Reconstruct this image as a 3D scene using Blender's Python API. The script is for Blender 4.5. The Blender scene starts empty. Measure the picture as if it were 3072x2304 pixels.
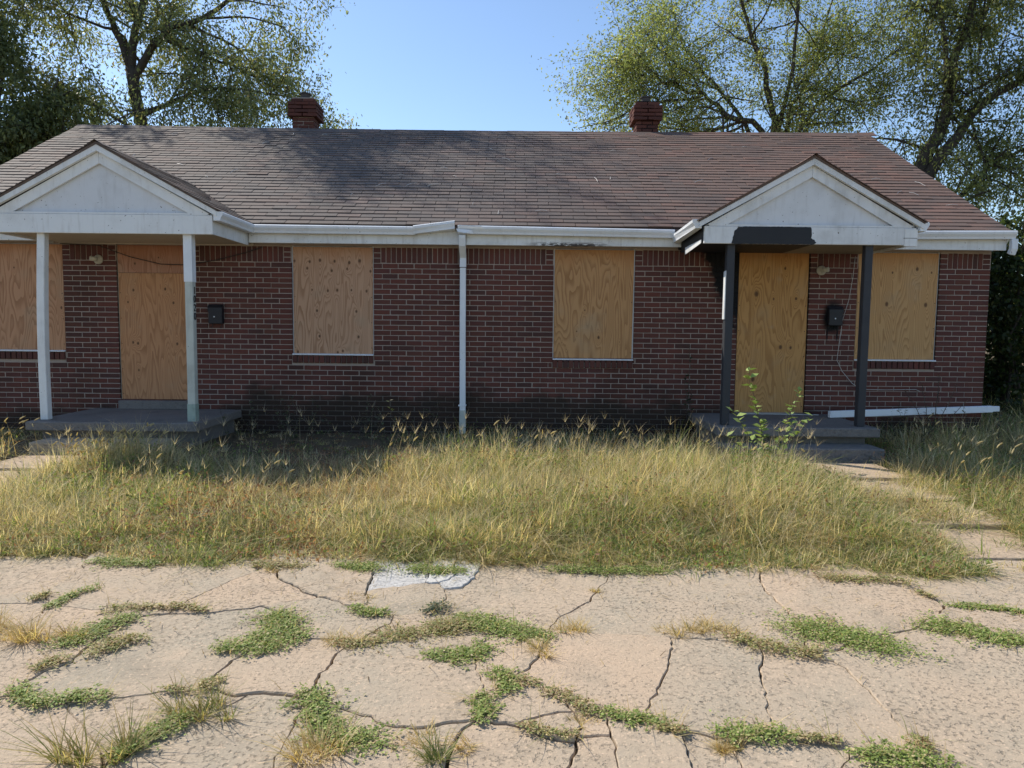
import bpy, math, random
import numpy as np
from mathutils import Vector, Matrix

sc = bpy.context.scene
col = sc.collection

# ------------------------------------------------------------------ camera
cam_data = bpy.data.cameras.new('Camera')
cam = bpy.data.objects.new('Camera', cam_data); col.objects.link(cam)
cam_data.sensor_fit = 'HORIZONTAL'; cam_data.sensor_width = 36.0
cam_data.lens = 2150.0 / 3072.0 * 36.0
cam_data.clip_start = 0.05; cam_data.clip_end = 2000
PITCH, ROLL = math.radians(4.5), 0.0105
Xv = Vector((1, 0, 0)); Fw = Vector((0, math.cos(PITCH), -math.sin(PITCH))); Up0 = Vector((0, math.sin(PITCH), math.cos(PITCH)))
Rt = Xv * math.cos(ROLL) + Up0 * math.sin(ROLL); Up = -Xv * math.sin(ROLL) + Up0 * math.cos(ROLL)
cm = Matrix((Rt, Up, -Fw)).transposed().to_4x4(); cm.translation = Vector((0, -9.4, 1.5))
cam.matrix_world = cm
sc.camera = cam

# ------------------------------------------------------------------ sky, sun, exposure
SUN = Vector((-0.80, 0.58, 1.0)).normalized()
world = bpy.data.worlds.new('World'); sc.world = world; world.use_nodes = True
wn = world.node_tree; bg = wn.nodes['Background']
sky = wn.nodes.new('ShaderNodeTexSky'); sky.sky_type = 'NISHITA'; sky.sun_disc = False
sky.sun_elevation = math.asin(SUN.z); sky.sun_rotation = math.atan2(SUN.x, SUN.y)
sky.altitude = 300; sky.air_density = 1.0; sky.dust_density = 0.35; sky.ozone_density = 2.6
wn.links.new(sky.outputs[0], bg.inputs[0]); bg.inputs[1].default_value = 0.15
sun_data = bpy.data.lights.new('Sun', 'SUN'); sun_data.energy = 4.6; sun_data.angle = math.radians(0.53); sun_data.color = (1.0, 0.93, 0.82)
sun = bpy.data.objects.new('Sun', sun_data); col.objects.link(sun)
sun.rotation_euler = SUN.to_track_quat('Z', 'Y').to_euler(); sun.location = SUN * 40
vs = sc.view_settings
vs.view_transform = 'Standard'; vs.look = 'None'; vs.exposure = 0.34; vs.gamma = 1.0; vs.use_curve_mapping = False
sc.cycles.max_bounces = 5; sc.cycles.diffuse_bounces = 3; sc.cycles.glossy_bounces = 2; sc.cycles.transmission_bounces = 3; sc.cycles.transparent_max_bounces = 4

rng = np.random.default_rng(7); rnd = random.Random(11)

# ------------------------------------------------------------------ helpers
def tag(o, label=None, cat=None, group=None, kind=None):
    if label: o['label'] = label
    if cat: o['category'] = cat
    if group: o['group'] = group
    if kind: o['kind'] = kind
    return o
def empty(name, loc):
    o = bpy.data.objects.new(name, None); col.objects.link(o); o.location = loc; o.empty_display_size = 0.2
    return o
def adopt(o, parent):
    o.parent = parent
    o.matrix_parent_inverse = Matrix.Translation(-Vector(parent.location)) if parent.type == 'EMPTY' else Matrix.Identity(4)
def link(name, me, mat=None, parent=None):
    o = bpy.data.objects.new(name, me); col.objects.link(o)
    if mat and not me.materials: me.materials.append(mat)
    if parent is not None: adopt(o, parent)
    return o
class MB:
    """collects geometry for one mesh object"""
    def __init__(s): s.v = []; s.f = []
    def add(s, vs, fs):
        b = len(s.v); s.v += [tuple(p) for p in vs]; s.f += [tuple(i + b for i in f) for f in fs]
    def box(s, x0, x1, y0, y1, z0, z1):
        s.add([(x0,y0,z0),(x1,y0,z0),(x1,y1,z0),(x0,y1,z0),(x0,y0,z1),(x1,y0,z1),(x1,y1,z1),(x0,y1,z1)],
              [(0,3,2,1),(4,5,6,7),(0,1,5,4),(1,2,6,5),(2,3,7,6),(3,0,4,7)])
    def prism(s, poly, axis, a, b):
        """poly: 2-D outline (ccw), extruded along axis 'x','y' or 'z' from a to b"""
        n = len(poly)
        def P(p, t):
            return {'x': (t, p[0], p[1]), 'y': (p[0], t, p[1]), 'z': (p[0], p[1], t)}[axis]
        s.add([P(p, a) for p in poly] + [P(p, b) for p in poly],
              [tuple(range(n - 1, -1, -1)), tuple(range(n, 2 * n))] + [(i, (i + 1) % n, n + (i + 1) % n, n + i) for i in range(n)])
    def tube(s, pts, rad, sides=6, cap=True):
        pts = [Vector(p) for p in pts]; n = len(pts)
        rad = rad if hasattr(rad, '__len__') else [rad] * n
        rings = []; prev = None
        for i, p in enumerate(pts):
            d = (pts[min(i + 1, n - 1)] - pts[max(i - 1, 0)]).normalized()
            if prev is None:
                a = d.cross(Vector((0, 0, 1)) if abs(d.z) < .9 else Vector((1, 0, 0))).normalized()
            else:
                a = (prev - d * prev.dot(d)).normalized()
            prev = a; b = d.cross(a)
            rings.append([p + (a * math.cos(2 * math.pi * k / sides) + b * math.sin(2 * math.pi * k / sides)) * rad[i] for k in range(sides)])
        fs = []
        for i in range(n - 1):
            for k in range(sides):
                k2 = (k + 1) % sides
                fs.append((i * sides + k, i * sides + k2, (i + 1) * sides + k2, (i + 1) * sides + k))
        if cap:
            fs.append(tuple(range(sides - 1, -1, -1))); fs.append(tuple(range((n - 1) * sides, n * sides)))
        s.add([p for r in rings for p in r], fs)
    def lathe(s, prof, center, axis, sides=14):
        """prof: (radius, distance along axis)"""
        ax = Vector(axis).normalized(); a = ax.orthogonal().normalized(); b = ax.cross(a); c = Vector(center); n = len(prof)
        vs_ = [c + ax * h + (a * math.cos(2 * math.pi * k / sides) + b * math.sin(2 * math.pi * k / sides)) * r for r, h in prof for k in range(sides)]
        fs = [(i * sides + k, i * sides + (k + 1) % sides, (i + 1) * sides + (k + 1) % sides, (i + 1) * sides + k) for i in range(n - 1) for k in range(sides)]
        fs.append(tuple(range(sides - 1, -1, -1))); fs.append(tuple(range((n - 1) * sides, n * sides)))
        s.add(vs_, fs)
    def mesh(s, name):
        me = bpy.data.meshes.new(name); me.from_pydata(s.v, [], s.f); me.update(); return me
    def build(s, name, mat, parent=None, smooth=False, bevel=0):
        me = s.mesh(name)
        if smooth: me.polygons.foreach_set('use_smooth', [True] * len(me.polygons))
        o = link(name, me, mat, parent)
        if bevel:
            m = o.modifiers.new('bevel', 'BEVEL'); m.width = bevel; m.segments = 1; m.limit_method = 'ANGLE'
        return o
def np_mesh(name, verts, faces, cols=None):
    """verts (N,3); faces (M,k) of one size k; cols (N,3) stored as point colour 'col'"""
    me = bpy.data.meshes.new(name); k = faces.shape[1]
    me.vertices.add(len(verts)); me.vertices.foreach_set('co', np.ascontiguousarray(verts, np.float32).ravel())
    me.loops.add(faces.size); me.loops.foreach_set('vertex_index', np.ascontiguousarray(faces, np.int32).ravel())
    me.polygons.add(len(faces)); me.polygons.foreach_set('loop_start', np.arange(0, faces.size, k, dtype=np.int32))
    me.polygons.foreach_set('loop_total', np.full(len(faces), k, np.int32))
    if cols is not None:
        at = me.attributes.new('col', 'FLOAT_COLOR', 'POINT')
        at.data.foreach_set('color', np.concatenate([cols, np.ones((len(cols), 1))], 1).astype(np.float32).ravel())
    me.update(calc_edges=True); return me
_perm = np.random.default_rng(3).random((256, 256))
def vnoise(x, y, scale=1.0, seed=0):
    x = np.asarray(x, float) * scale + seed * 17.3; y = np.asarray(y, float) * scale + seed * 9.1
    xi = np.floor(x).astype(int); yi = np.floor(y).astype(int); fx = x - xi; fy = y - yi
    fx = fx * fx * (3 - 2 * fx); fy = fy * fy * (3 - 2 * fy)
    g = lambda a, b: _perm[a % 256, b % 256]
    return (g(xi, yi) * (1 - fx) + g(xi + 1, yi) * fx) * (1 - fy) + (g(xi, yi + 1) * (1 - fx) + g(xi + 1, yi + 1) * fx) * fy
def sstep(x, a, b):
    t = np.clip((np.asarray(x, float) - a) / (b - a), 0, 1); return t * t * (3 - 2 * t)

# ------------------------------------------------------------------ materials
class NT:
    def __init__(s, name, rough=0.85, spec=0.3):
        s.mat = bpy.data.materials.new(name); s.mat.use_nodes = True; s.t = s.mat.node_tree
        s.b = s.t.nodes['Principled BSDF']; s.b.inputs['Roughness'].default_value = rough; s.b.inputs['Specular IOR Level'].default_value = spec
    def put(s, sock, v):
        if isinstance(v, bpy.types.NodeSocket): s.t.links.new(v, sock)
        elif v is not None: sock.default_value = (tuple(v) + (1,)) if (hasattr(v, '__len__') and len(v) == 3 and sock.type == 'RGBA') else v
    def n(s, typ, ins=None, **kw):
        nd = s.t.nodes.new(typ)
        for k, v in kw.items(): setattr(nd, k, v)
        for k, v in (ins or {}).items(): s.put(nd.inputs[k], v)
        return nd
    def m(s, op, a, b=None, c=None, clamp=False):
        nd = s.n('ShaderNodeMath', operation=op, use_clamp=clamp)
        for i, v in enumerate((a, b, c)):
            if v is not None: s.put(nd.inputs[i], v)
        return nd.outputs[0]
    def vm(s, op, a, b=None):
        nd = s.n('ShaderNodeVectorMath', operation=op); s.put(nd.inputs[0], a)
        if b is not None: s.put(nd.inputs[1], b)
        return nd.outputs['Value'] if op in ('LENGTH', 'DOT_PRODUCT', 'DISTANCE') else nd.outputs[0]
    def noise(s, vec=None, scale=5, detail=3, rough=.55, dist=0):
        nd = s.n('ShaderNodeTexNoise', {'Scale': scale, 'Detail': detail, 'Roughness': rough, 'Distortion': dist})
        if vec is not None: s.put(nd.inputs['Vector'], vec)
        return nd.outputs[0]
    def ramp(s, fac, stops, interp='LINEAR'):
        nd = s.n('ShaderNodeValToRGB'); s.put(nd.inputs[0], fac); r = nd.color_ramp; r.interpolation = interp
        while len(r.elements) > 1: r.elements.remove(r.elements[-1])
        r.elements[0].position = stops[0][0]; r.elements[0].color = (*stops[0][1], 1)
        for p, c in stops[1:]:
            e = r.elements.new(p); e.color = (*c, 1)
        return nd.outputs[0]
    def fr(s, x, a, b, smooth=True):
        nd = s.n('ShaderNodeMapRange', {'Value': x, 'From Min': a, 'From Max': b}, interpolation_type='SMOOTHSTEP' if smooth else 'LINEAR')
        return nd.outputs[0]
    def mix(s, f, a, b, blend='MIX'):
        nd = s.n('ShaderNodeMix', data_type='RGBA', blend_type=blend)
        s.put(nd.inputs['Factor'], f); s.put(nd.inputs[6], a); s.put(nd.inputs[7], b); return nd.outputs[2]
    def pos(s): return s.n('ShaderNodeNewGeometry').outputs['Position']
    def obj(s): return s.n('ShaderNodeTexCoord').outputs['Object']
    def rand(s):
        a = s.n('ShaderNodeNewGeometry').outputs['Random Per Island']; b = s.n('ShaderNodeObjectInfo').outputs['Random']
        return s.m('FRACT', s.m('ADD', a, b))
    def xyz(s, v):
        nd = s.n('ShaderNodeSeparateXYZ', {0: v}); return nd.outputs
    def sc(s, v, x, y, z): return s.vm('MULTIPLY', v, (x, y, z))
    def bump(s, h, strength=.3, dist=.01):
        nd = s.n('ShaderNodeBump', {'Height': h, 'Strength': strength, 'Distance': dist}); s.t.links.new(nd.outputs[0], s.b.inputs['Normal'])
    def out(s, c):
        s.put(s.b.inputs['Base Color'], c); return s.mat

def brick_masks(m, p):
    """weathering in world space: mildew low on the wall, sprayed black paint beside the right-hand door"""
    x, y, z = m.xyz(p)[0:3]
    n1 = m.noise(m.sc(p, 1.1, 1, 1.6), 1.5, 4); n2 = m.noise(p, 9, 3)
    lim = m.m('ADD', .1, m.m('MULTIPLY', n1, 1.0))
    lim = m.m('SUBTRACT', lim, m.m('MULTIPLY', m.fr(m.m('ABSOLUTE', m.m('ADD', x, .6)), 1.5, 4.5), .3))
    mil = m.m('MULTIPLY', m.fr(m.m('SUBTRACT', lim, z), -.18, .12), .8)
    # paint: a wedge, widest under the soffit
    w = m.m('MULTIPLY', m.m('SUBTRACT', z, 1.25), .42)
    wob = m.m('ADD', m.m('MULTIPLY', m.m('SUBTRACT', m.noise(p, 3.2, 3), .5), .5), m.m('MULTIPLY', m.m('SUBTRACT', m.noise(p, 16, 4), .5), .16))
    left = m.m('ADD', m.m('SUBTRACT', 2.98, w), wob)
    pa = m.m('MULTIPLY', m.fr(m.m('SUBTRACT', x, left), -.03, .06), m.fr(m.m('SUBTRACT', 4.0, x), .3, .4))
    pa = m.m('MULTIPLY', pa, m.fr(z, 1.3, 1.6))
    d = m.vm('LENGTH', m.vm('MULTIPLY', m.vm('SUBTRACT', p, (4.185, 0, 1.67)), (1.0, 0, .62)))
    halo = m.fr(m.m('ADD', d, m.m('MULTIPLY', m.m('SUBTRACT', n2, .5), .06)), .17, .09)
    drip = m.m('MULTIPLY', m.m('MULTIPLY', m.fr(z, 1.34, 1.42), m.fr(z, 1.6, 1.55)), m.fr(m.m('ABSOLUTE', m.m('SUBTRACT', m.m('ABSOLUTE', m.m('SUBTRACT', x, 4.18)), .065)), .014, .007))
    pa = m.m('MAXIMUM', m.m('MAXIMUM', pa, halo), drip, clamp=True)
    return mil, pa
def mat_brick():
    m = NT('brick', .88, .2); p = m.pos(); r = m.rand()
    c = m.ramp(r, [(0, (.138, .049, .038)), (.25, (.116, .044, .037)), (.45, (.158, .053, .040)), (.62, (.126, .047, .040)), (.8, (.140, .053, .040)), (.93, (.096, .043, .037)), (1, (.172, .064, .047))], 'CONSTANT')
    c = m.mix(m.m('MULTIPLY', m.noise(p, 34, 4), .45), c, (.066, .040, .034)); c = m.mix(m.fr(m.noise(p, 70, 2), .66, .8), c, (.21, .15, .13))
    c = m.mix(m.fr(m.noise(m.sc(p, 1, 1, .5), 1.3, 3), .4, .7), c, m.mix(1, c, (.72, .78, .74), 'MULTIPLY'))
    mil, pa = brick_masks(m, p)
    c = m.mix(mil, c, (.024, .022, .016)); c = m.mix(pa, c, (.012, .012, .013))
    m.bump(m.noise(p, 60, 5), .35, .004); return m.out(c)
def mat_mortar():
    m = NT('mortar', .95, .1); p = m.pos()
    c = m.mix(m.noise(p, 12, 4), (.41, .335, .28), (.27, .22, .185))
    mil, pa = brick_masks(m, p)
    c = m.mix(m.m('MULTIPLY', mil, .9), c, (.05, .043, .034)); c = m.mix(pa, c, (.014, .014, .015))
    m.bump(m.noise(p, 90, 4), .4, .004); return m.out(c)
def mat_brick_tex():
    m = NT('brick_side', .9, .2); p = m.pos(); x = m.xyz(p)
    v = m.n('ShaderNodeCombineXYZ', {0: m.m('ADD', x[0], x[1]), 1: x[2], 2: 0.0}).outputs[0]
    b = m.n('ShaderNodeTexBrick', {'Vector': v, 'Color1': (.12, .045, .036, 1), 'Color2': (.085, .036, .033, 1), 'Mortar': (.28, .23, .2, 1), 'Scale': 1.0, 'Mortar Size': .006, 'Brick Width': .207, 'Row Height': .0667})
    m.bump(b.outputs[1], -.4, .008); return m.out(b.outputs[0])
def mat_chimney_brick():
    m = NT('chimney_brick', .9, .2); p = m.pos()
    c = m.ramp(m.rand(), [(0, (.14, .048, .034)), (.3, (.10, .038, .030)), (.55, (.17, .064, .046)), (.8, (.12, .044, .034))], 'CONSTANT')
    c = m.mix(m.m('MULTIPLY', m.noise(p, 20, 4), .7), c, (.06, .035, .03)); m.bump(m.noise(p, 50, 4), .4, .005); return m.out(c)
def mat_shingle():
    m = NT('asphalt_shingle', .82, .35); p = m.pos(); r = m.rand(); x = m.xyz(p)[0]
    c = m.ramp(r, [(0, (.148, .114, .098)), (.2, (.130, .108, .097)), (.45, (.158, .119, .101)), (.68, (.138, .112, .099)), (.86, (.160, .111, .092)), (.95, (.185, .128, .108))], 'CONSTANT')
    red = m.fr(m.m('ADD', x, m.m('MULTIPLY', m.noise(p, .35, 2), 3.0)), 0, 5)  # redder to the right: the left end's sun glare put into the colour
    c = m.mix(m.m('MULTIPLY', red, .6), c, m.mix(1, c, (1.42, 1.0, .80), 'MULTIPLY'))
    c = m.mix(m.m('MULTIPLY', m.noise(p, 150, 2, .7), .5), c, (.07, .06, .057))
    c = m.mix(m.m('MULTIPLY', m.fr(m.noise(m.sc(p, .8, .5, .5), 1.8, 4), .45, .75), .45), c, (.07, .062, .058))
    m.bump(m.noise(p, 220, 3, .7), .5, .003); return m.out(c)
def mat_paint(name, base=(.74, .75, .74), dirt=(.3, .27, .22), amount=.35, peel=0.0):
    m = NT(name, .6, .35); p = m.pos(); o = m.sc(p, 1.0, 1.0, 1.0)
    f = m.m('MULTIPLY', m.fr(m.noise(o, 2.6, 5, .65), .42, .8), amount); c = m.mix(f, base, dirt)
    f2 = m.m('MULTIPLY', m.fr(m.noise(m.sc(p, 9, 9, 1.3), 2, 3), .5, .75), amount * .6); c = m.mix(f2, c, dirt)
    if peel: c = m.mix(m.fr(m.noise(m.sc(p, .6, 1, 2.2), 11, 5, .7), .72 - .07 * peel, .76 - .07 * peel), c, (.2, .17, .14))
    if name == 'white_paint_worn':                      # bare rotten wood along the lower edge above one window
        X = m.xyz(p); reg = m.m('MULTIPLY', m.m('MULTIPLY', m.fr(X[0], .05, .45), m.fr(X[0], 1.35, .95)), m.fr(X[2], 2.60, 2.555))
        c = m.mix(m.m('MULTIPLY', reg, m.fr(m.noise(m.sc(p, .5, 1, 1.6), 26, 4, .7), .42, .5)), c, (.05, .04, .035))
        c = m.mix(m.m('MULTIPLY', m.fr(X[2], 2.60, 2.66), .35), c, (.45, .40, .29))
    c = m.mix(m.fr(m.noise(p, 38, 3), .70, .73), c, (.13, .11, .09))
    m.bump(m.noise(m.sc(p, 3, 3, 1), 20, 3), .12, .004); return m.out(c)
def mat_flat(name, c1, c2, scale=14, rough=.7, bump=.1, spec=.3, metal=0):
    m = NT(name, rough, spec); p = m.pos(); c = m.mix(m.noise(p, scale, 4), c1, c2); m.b.inputs['Metallic'].default_value = metal
    m.bump(m.noise(p, scale * 4, 4), bump, .004); return m.out(c)
def mat_plywood(name, knots, tone=(.42, .255, .125), seed=0.0, top=.65):
    m = NT(name, .7, .3); o = m.obj(); X = m.xyz(o)
    base = m.vm('ADD', m.sc(o, 1, 0, 1), (seed * 3.7, seed, seed * 1.9))
    h = m.m('MULTIPLY', m.noise(m.sc(base, 3.4, 1, .42), 1.0, 2, .5, .25), 4.2)
    h = m.m('ADD', h, m.m('MULTIPLY', m.noise(m.sc(base, 9, 1, 2.2), 1.0, 2), .28)); core = 0.0
    for kx, kz, kr in knots:
        d = m.vm('MULTIPLY', m.vm('SUBTRACT', o, (kx, 0, kz)), (1 / (2.4 * kr), 0, 1 / (6.5 * kr)))
        l = m.vm('LENGTH', d); g = m.m('EXPONENT', m.m('MULTIPLY', m.m('MULTIPLY', l, l), -1.0))
        h = m.m('ADD', h, m.m('MULTIPLY', g, .36 if len(knots) > 10 else .62))
        d2 = m.vm('LENGTH', m.vm('MULTIPLY', m.vm('SUBTRACT', o, (kx, 0, kz)), (1 / kr, 0, .72 / kr)))
        core = m.m('MAXIMUM', core, m.m('SUBTRACT', 1.0, m.fr(d2, .55, 1.5)))
    s = m.m('FRACT', m.m('MULTIPLY', h, 6.4))
    line = m.fr(s, .30, .93); line = m.m('MULTIPLY', line, m.m('SUBTRACT', 1.0, m.fr(s, .95, 1.0)))
    fib = m.noise(m.sc(base, 60, 1, 2.0), 1.0, 3)
    dark = tuple(t * k for t, k in zip(tone, (.52, .42, .33)))
    c = m.mix(m.m('MULTIPLY', line, m.m('ADD', .25, m.m('MULTIPLY', m.noise(m.sc(base, 2, 1, 1), 1.0, 2), .8))), tone, dark)
    c = m.mix(m.m('MULTIPLY', fib, .3), c, tuple(t * .7 for t in tone))
    c = m.mix(m.m('MULTIPLY', m.fr(m.noise(base, 2.2, 4), .5, .8), .4), c, (.34, .28, .19))
    c = m.mix(m.m('MULTIPLY', m.fr(m.noise(base, 5, 4), .62, .8), .3), c, (.46, .37, .25))
    wet = m.fr(m.m('ADD', X[2], m.m('MULTIPLY', m.m('SUBTRACT', m.noise(m.sc(base, 4, 1, .8), 1.0, 3), .5), .55)), top - .22, top + .02)
    c = m.mix(m.m('MULTIPLY', wet, .55), c, tuple(t * k for t, k in zip(tone, (.80, .62, .48))))
    c = m.mix(m.m('MULTIPLY', core, .9), c, m.mix(m.noise(base, 25, 2), (.035, .017, .010), (.16, .075, .035)))
    m.bump(m.m('ADD', line, fib), .1, .003); return m.out(c)
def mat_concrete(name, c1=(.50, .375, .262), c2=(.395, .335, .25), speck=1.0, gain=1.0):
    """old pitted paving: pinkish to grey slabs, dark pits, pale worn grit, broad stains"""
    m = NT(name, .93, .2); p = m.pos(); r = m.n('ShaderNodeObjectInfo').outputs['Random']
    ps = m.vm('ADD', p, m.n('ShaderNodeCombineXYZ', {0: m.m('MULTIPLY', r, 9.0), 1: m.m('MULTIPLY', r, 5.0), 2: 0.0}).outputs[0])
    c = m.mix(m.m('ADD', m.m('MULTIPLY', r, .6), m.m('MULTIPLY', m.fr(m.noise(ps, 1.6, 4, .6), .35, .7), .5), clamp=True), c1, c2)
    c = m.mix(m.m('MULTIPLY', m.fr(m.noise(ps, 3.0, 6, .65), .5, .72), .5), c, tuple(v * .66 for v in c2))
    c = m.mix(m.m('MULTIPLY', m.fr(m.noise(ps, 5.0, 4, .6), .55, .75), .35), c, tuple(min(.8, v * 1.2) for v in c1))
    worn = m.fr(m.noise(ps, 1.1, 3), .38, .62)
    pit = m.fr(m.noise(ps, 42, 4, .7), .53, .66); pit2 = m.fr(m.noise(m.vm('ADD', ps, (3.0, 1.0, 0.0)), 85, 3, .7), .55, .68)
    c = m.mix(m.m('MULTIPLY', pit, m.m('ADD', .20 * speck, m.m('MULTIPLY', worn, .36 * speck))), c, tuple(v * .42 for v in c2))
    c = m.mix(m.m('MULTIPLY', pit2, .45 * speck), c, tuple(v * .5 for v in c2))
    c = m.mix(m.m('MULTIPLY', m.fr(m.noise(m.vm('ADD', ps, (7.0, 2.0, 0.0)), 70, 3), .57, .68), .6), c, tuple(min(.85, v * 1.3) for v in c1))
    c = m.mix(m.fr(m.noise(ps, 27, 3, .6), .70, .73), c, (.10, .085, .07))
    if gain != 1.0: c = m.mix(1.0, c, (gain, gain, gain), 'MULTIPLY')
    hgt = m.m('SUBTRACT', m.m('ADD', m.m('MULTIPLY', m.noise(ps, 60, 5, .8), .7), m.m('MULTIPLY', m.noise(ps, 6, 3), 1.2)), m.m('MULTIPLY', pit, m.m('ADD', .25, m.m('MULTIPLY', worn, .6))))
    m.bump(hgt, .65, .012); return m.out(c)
def mat_soil(name='soil'):
    m = NT(name, .97, .1); p = m.pos(); c = m.mix(m.noise(p, 3, 5), (.10, .075, .048), (.17, .13, .08))
    c = m.mix(m.fr(m.noise(p, 60, 4), .5, .75), c, (.25, .2, .12)); m.bump(m.noise(p, 40, 5), .8, .03); return m.out(c)
def mat_leafy(name, trans=.45, rough=.55, spec=.3):
    """plant material coloured by the mesh's own 'col' attribute"""
    m = NT(name, rough, spec); a = m.n('ShaderNodeAttribute', attribute_name='col').outputs[0]
    m.put(m.b.inputs['Base Color'], a)
    tr = m.n('ShaderNodeBsdfTranslucent'); m.put(tr.inputs[0], m.mix(1.0, a, (1.25, 1.2, .75), 'MULTIPLY'))
    mx = m.n('ShaderNodeMixShader', {0: trans}); m.t.links.new(m.b.outputs[0], mx.inputs[1]); m.t.links.new(tr.outputs[0], mx.inputs[2])
    m.t.links.new(mx.outputs[0], m.t.nodes['Material Output'].inputs[0]); return m.mat
def mat_bark():
    m = NT('bark', .95, .1); p = m.pos(); c = m.mix(m.noise(m.sc(p, 6, 6, 1.2), 2.5, 5), (.11, .092, .075), (.05, .042, .036))
    m.bump(m.noise(m.sc(p, 9, 9, 1.5), 3, 4), .6, .03); return m.out(c)
M = dict(brick=mat_brick(), mortar=mat_mortar(), brick_side=mat_brick_tex(), chimney_brick=mat_chimney_brick(), shingle=mat_shingle(),
    white=mat_paint('white_paint'), white_worn=mat_paint('white_paint_worn', amount=.5, peel=.55), shaded_panel=mat_paint('shaded_panel_tone', (.65, .66, .67), (.38, .37, .35), .45, .12), white_aged=mat_paint('white_paint_aged', (.70, .71, .71), (.36, .35, .32), .5, .3), white_metal=mat_paint('white_metal', (.76, .78, .80), (.32, .32, .30), .22),
    soffit=mat_paint('soffit_paint', (.50, .44, .36), (.34, .28, .22), .3), post_old=mat_paint('old_post_paint', (.52, .54, .48), (.25, .24, .2), .5, 0),
    black=mat_flat('black_paint', (.016, .017, .020), (.024, .025, .028), 9, .55), black_metal=mat_flat('black_metal', (.012, .012, .015), (.02, .02, .024), 20, .45),
    grey_post=mat_flat('charcoal_paint', (.030, .032, .037), (.045, .047, .053), 8, .6), cream=mat_flat('cream_metal', (.55, .50, .40), (.42, .38, .30), 30, .5),
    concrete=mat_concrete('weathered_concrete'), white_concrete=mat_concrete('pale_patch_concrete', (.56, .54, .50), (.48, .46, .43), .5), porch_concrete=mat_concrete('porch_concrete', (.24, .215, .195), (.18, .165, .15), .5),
    soil=mat_soil(), leaf=mat_leafy('leaf', .55, .45, .4), grass=mat_leafy('grass_blade', .48, .6, .25), weed=mat_leafy('weed_leaf', .3, .6, .3), bark=mat_bark(),
    cable=mat_flat('dark_cable', (.03, .025, .022), (.04, .03, .03), 30, .6), white_cable=mat_flat('white_cable', (.6, .58, .54), (.5, .48, .45), 30, .5),
    clay=mat_flat('flue_clay', (.10, .085, .08), (.06, .052, .05), 20, .9), dark=mat_flat('dark_void', (.02, .02, .02), (.03, .03, .03), 10, .9))

# ---- surveyed plan of the cracked paving (metres)
NODES = {'n8a': (-0.498, -5.279), 'n8b': (-0.416, -5.292), 'n1': (-2.608, -5.443), 'n2': (-2.482, -5.651), 'n3': (-2.265, -5.729), 'n4': (-1.942, -5.829), 'n5': (-1.774, -5.776), 'n6': (-1.343, -5.662), 'n7': (-1.062, -5.536), 'n8': (-0.816, -5.426), 'n9': (-0.775, -5.628), 'n10': (-0.375, -5.375), 'n12': (-0.444, -5.725), 'n12x': (-0.608, -5.766), 'n14': (-0.705, -6.069), 'n15': (-0.386, -6.007), 'n16': (-0.109, -6.037), 'n17': (0.201, -5.936), 'n19': (0.788, -5.997), 'n20': (-1.097, -5.982), 'n21': (-1.244, -6.546), 'n22': (1.511, -5.768), 'n23': (1.208, -6.094), 'n24': (1.379, -6.17), 'n25': (2.068, -5.867), 'n26': (2.407, -5.561), 'n27': (1.507, -6.826), 'n28': (1.541, -6.94), 'n29': (1.003, -6.815), 'n30': (0.538, -6.685), 'n32': (0.03, -6.42), 'n33': (-0.131, -6.395), 'n34': (-0.126, -6.767), 'n38': (0.263, -6.702), 'n39': (0.384, -6.746), 'n39b': (0.379, -6.861), 'n40': (0.642, -6.841), 'n41': (1.242, -6.908), 'n42': (0.034, -6.798), 'n43': (0.245, -6.9), 'n44': (0.768, -6.864), 'n45': (-0.687, -6.673), 'n46': (-0.804, -6.537), 'n47': (-1.067, -6.585), 'n48': (-1.737, -6.675), 'n49': (-1.376, -7.07), 'n50': (-0.803, -6.808), 'n51': (-0.199, -6.928), 'n52': (-1.991, -6.61)}
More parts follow.
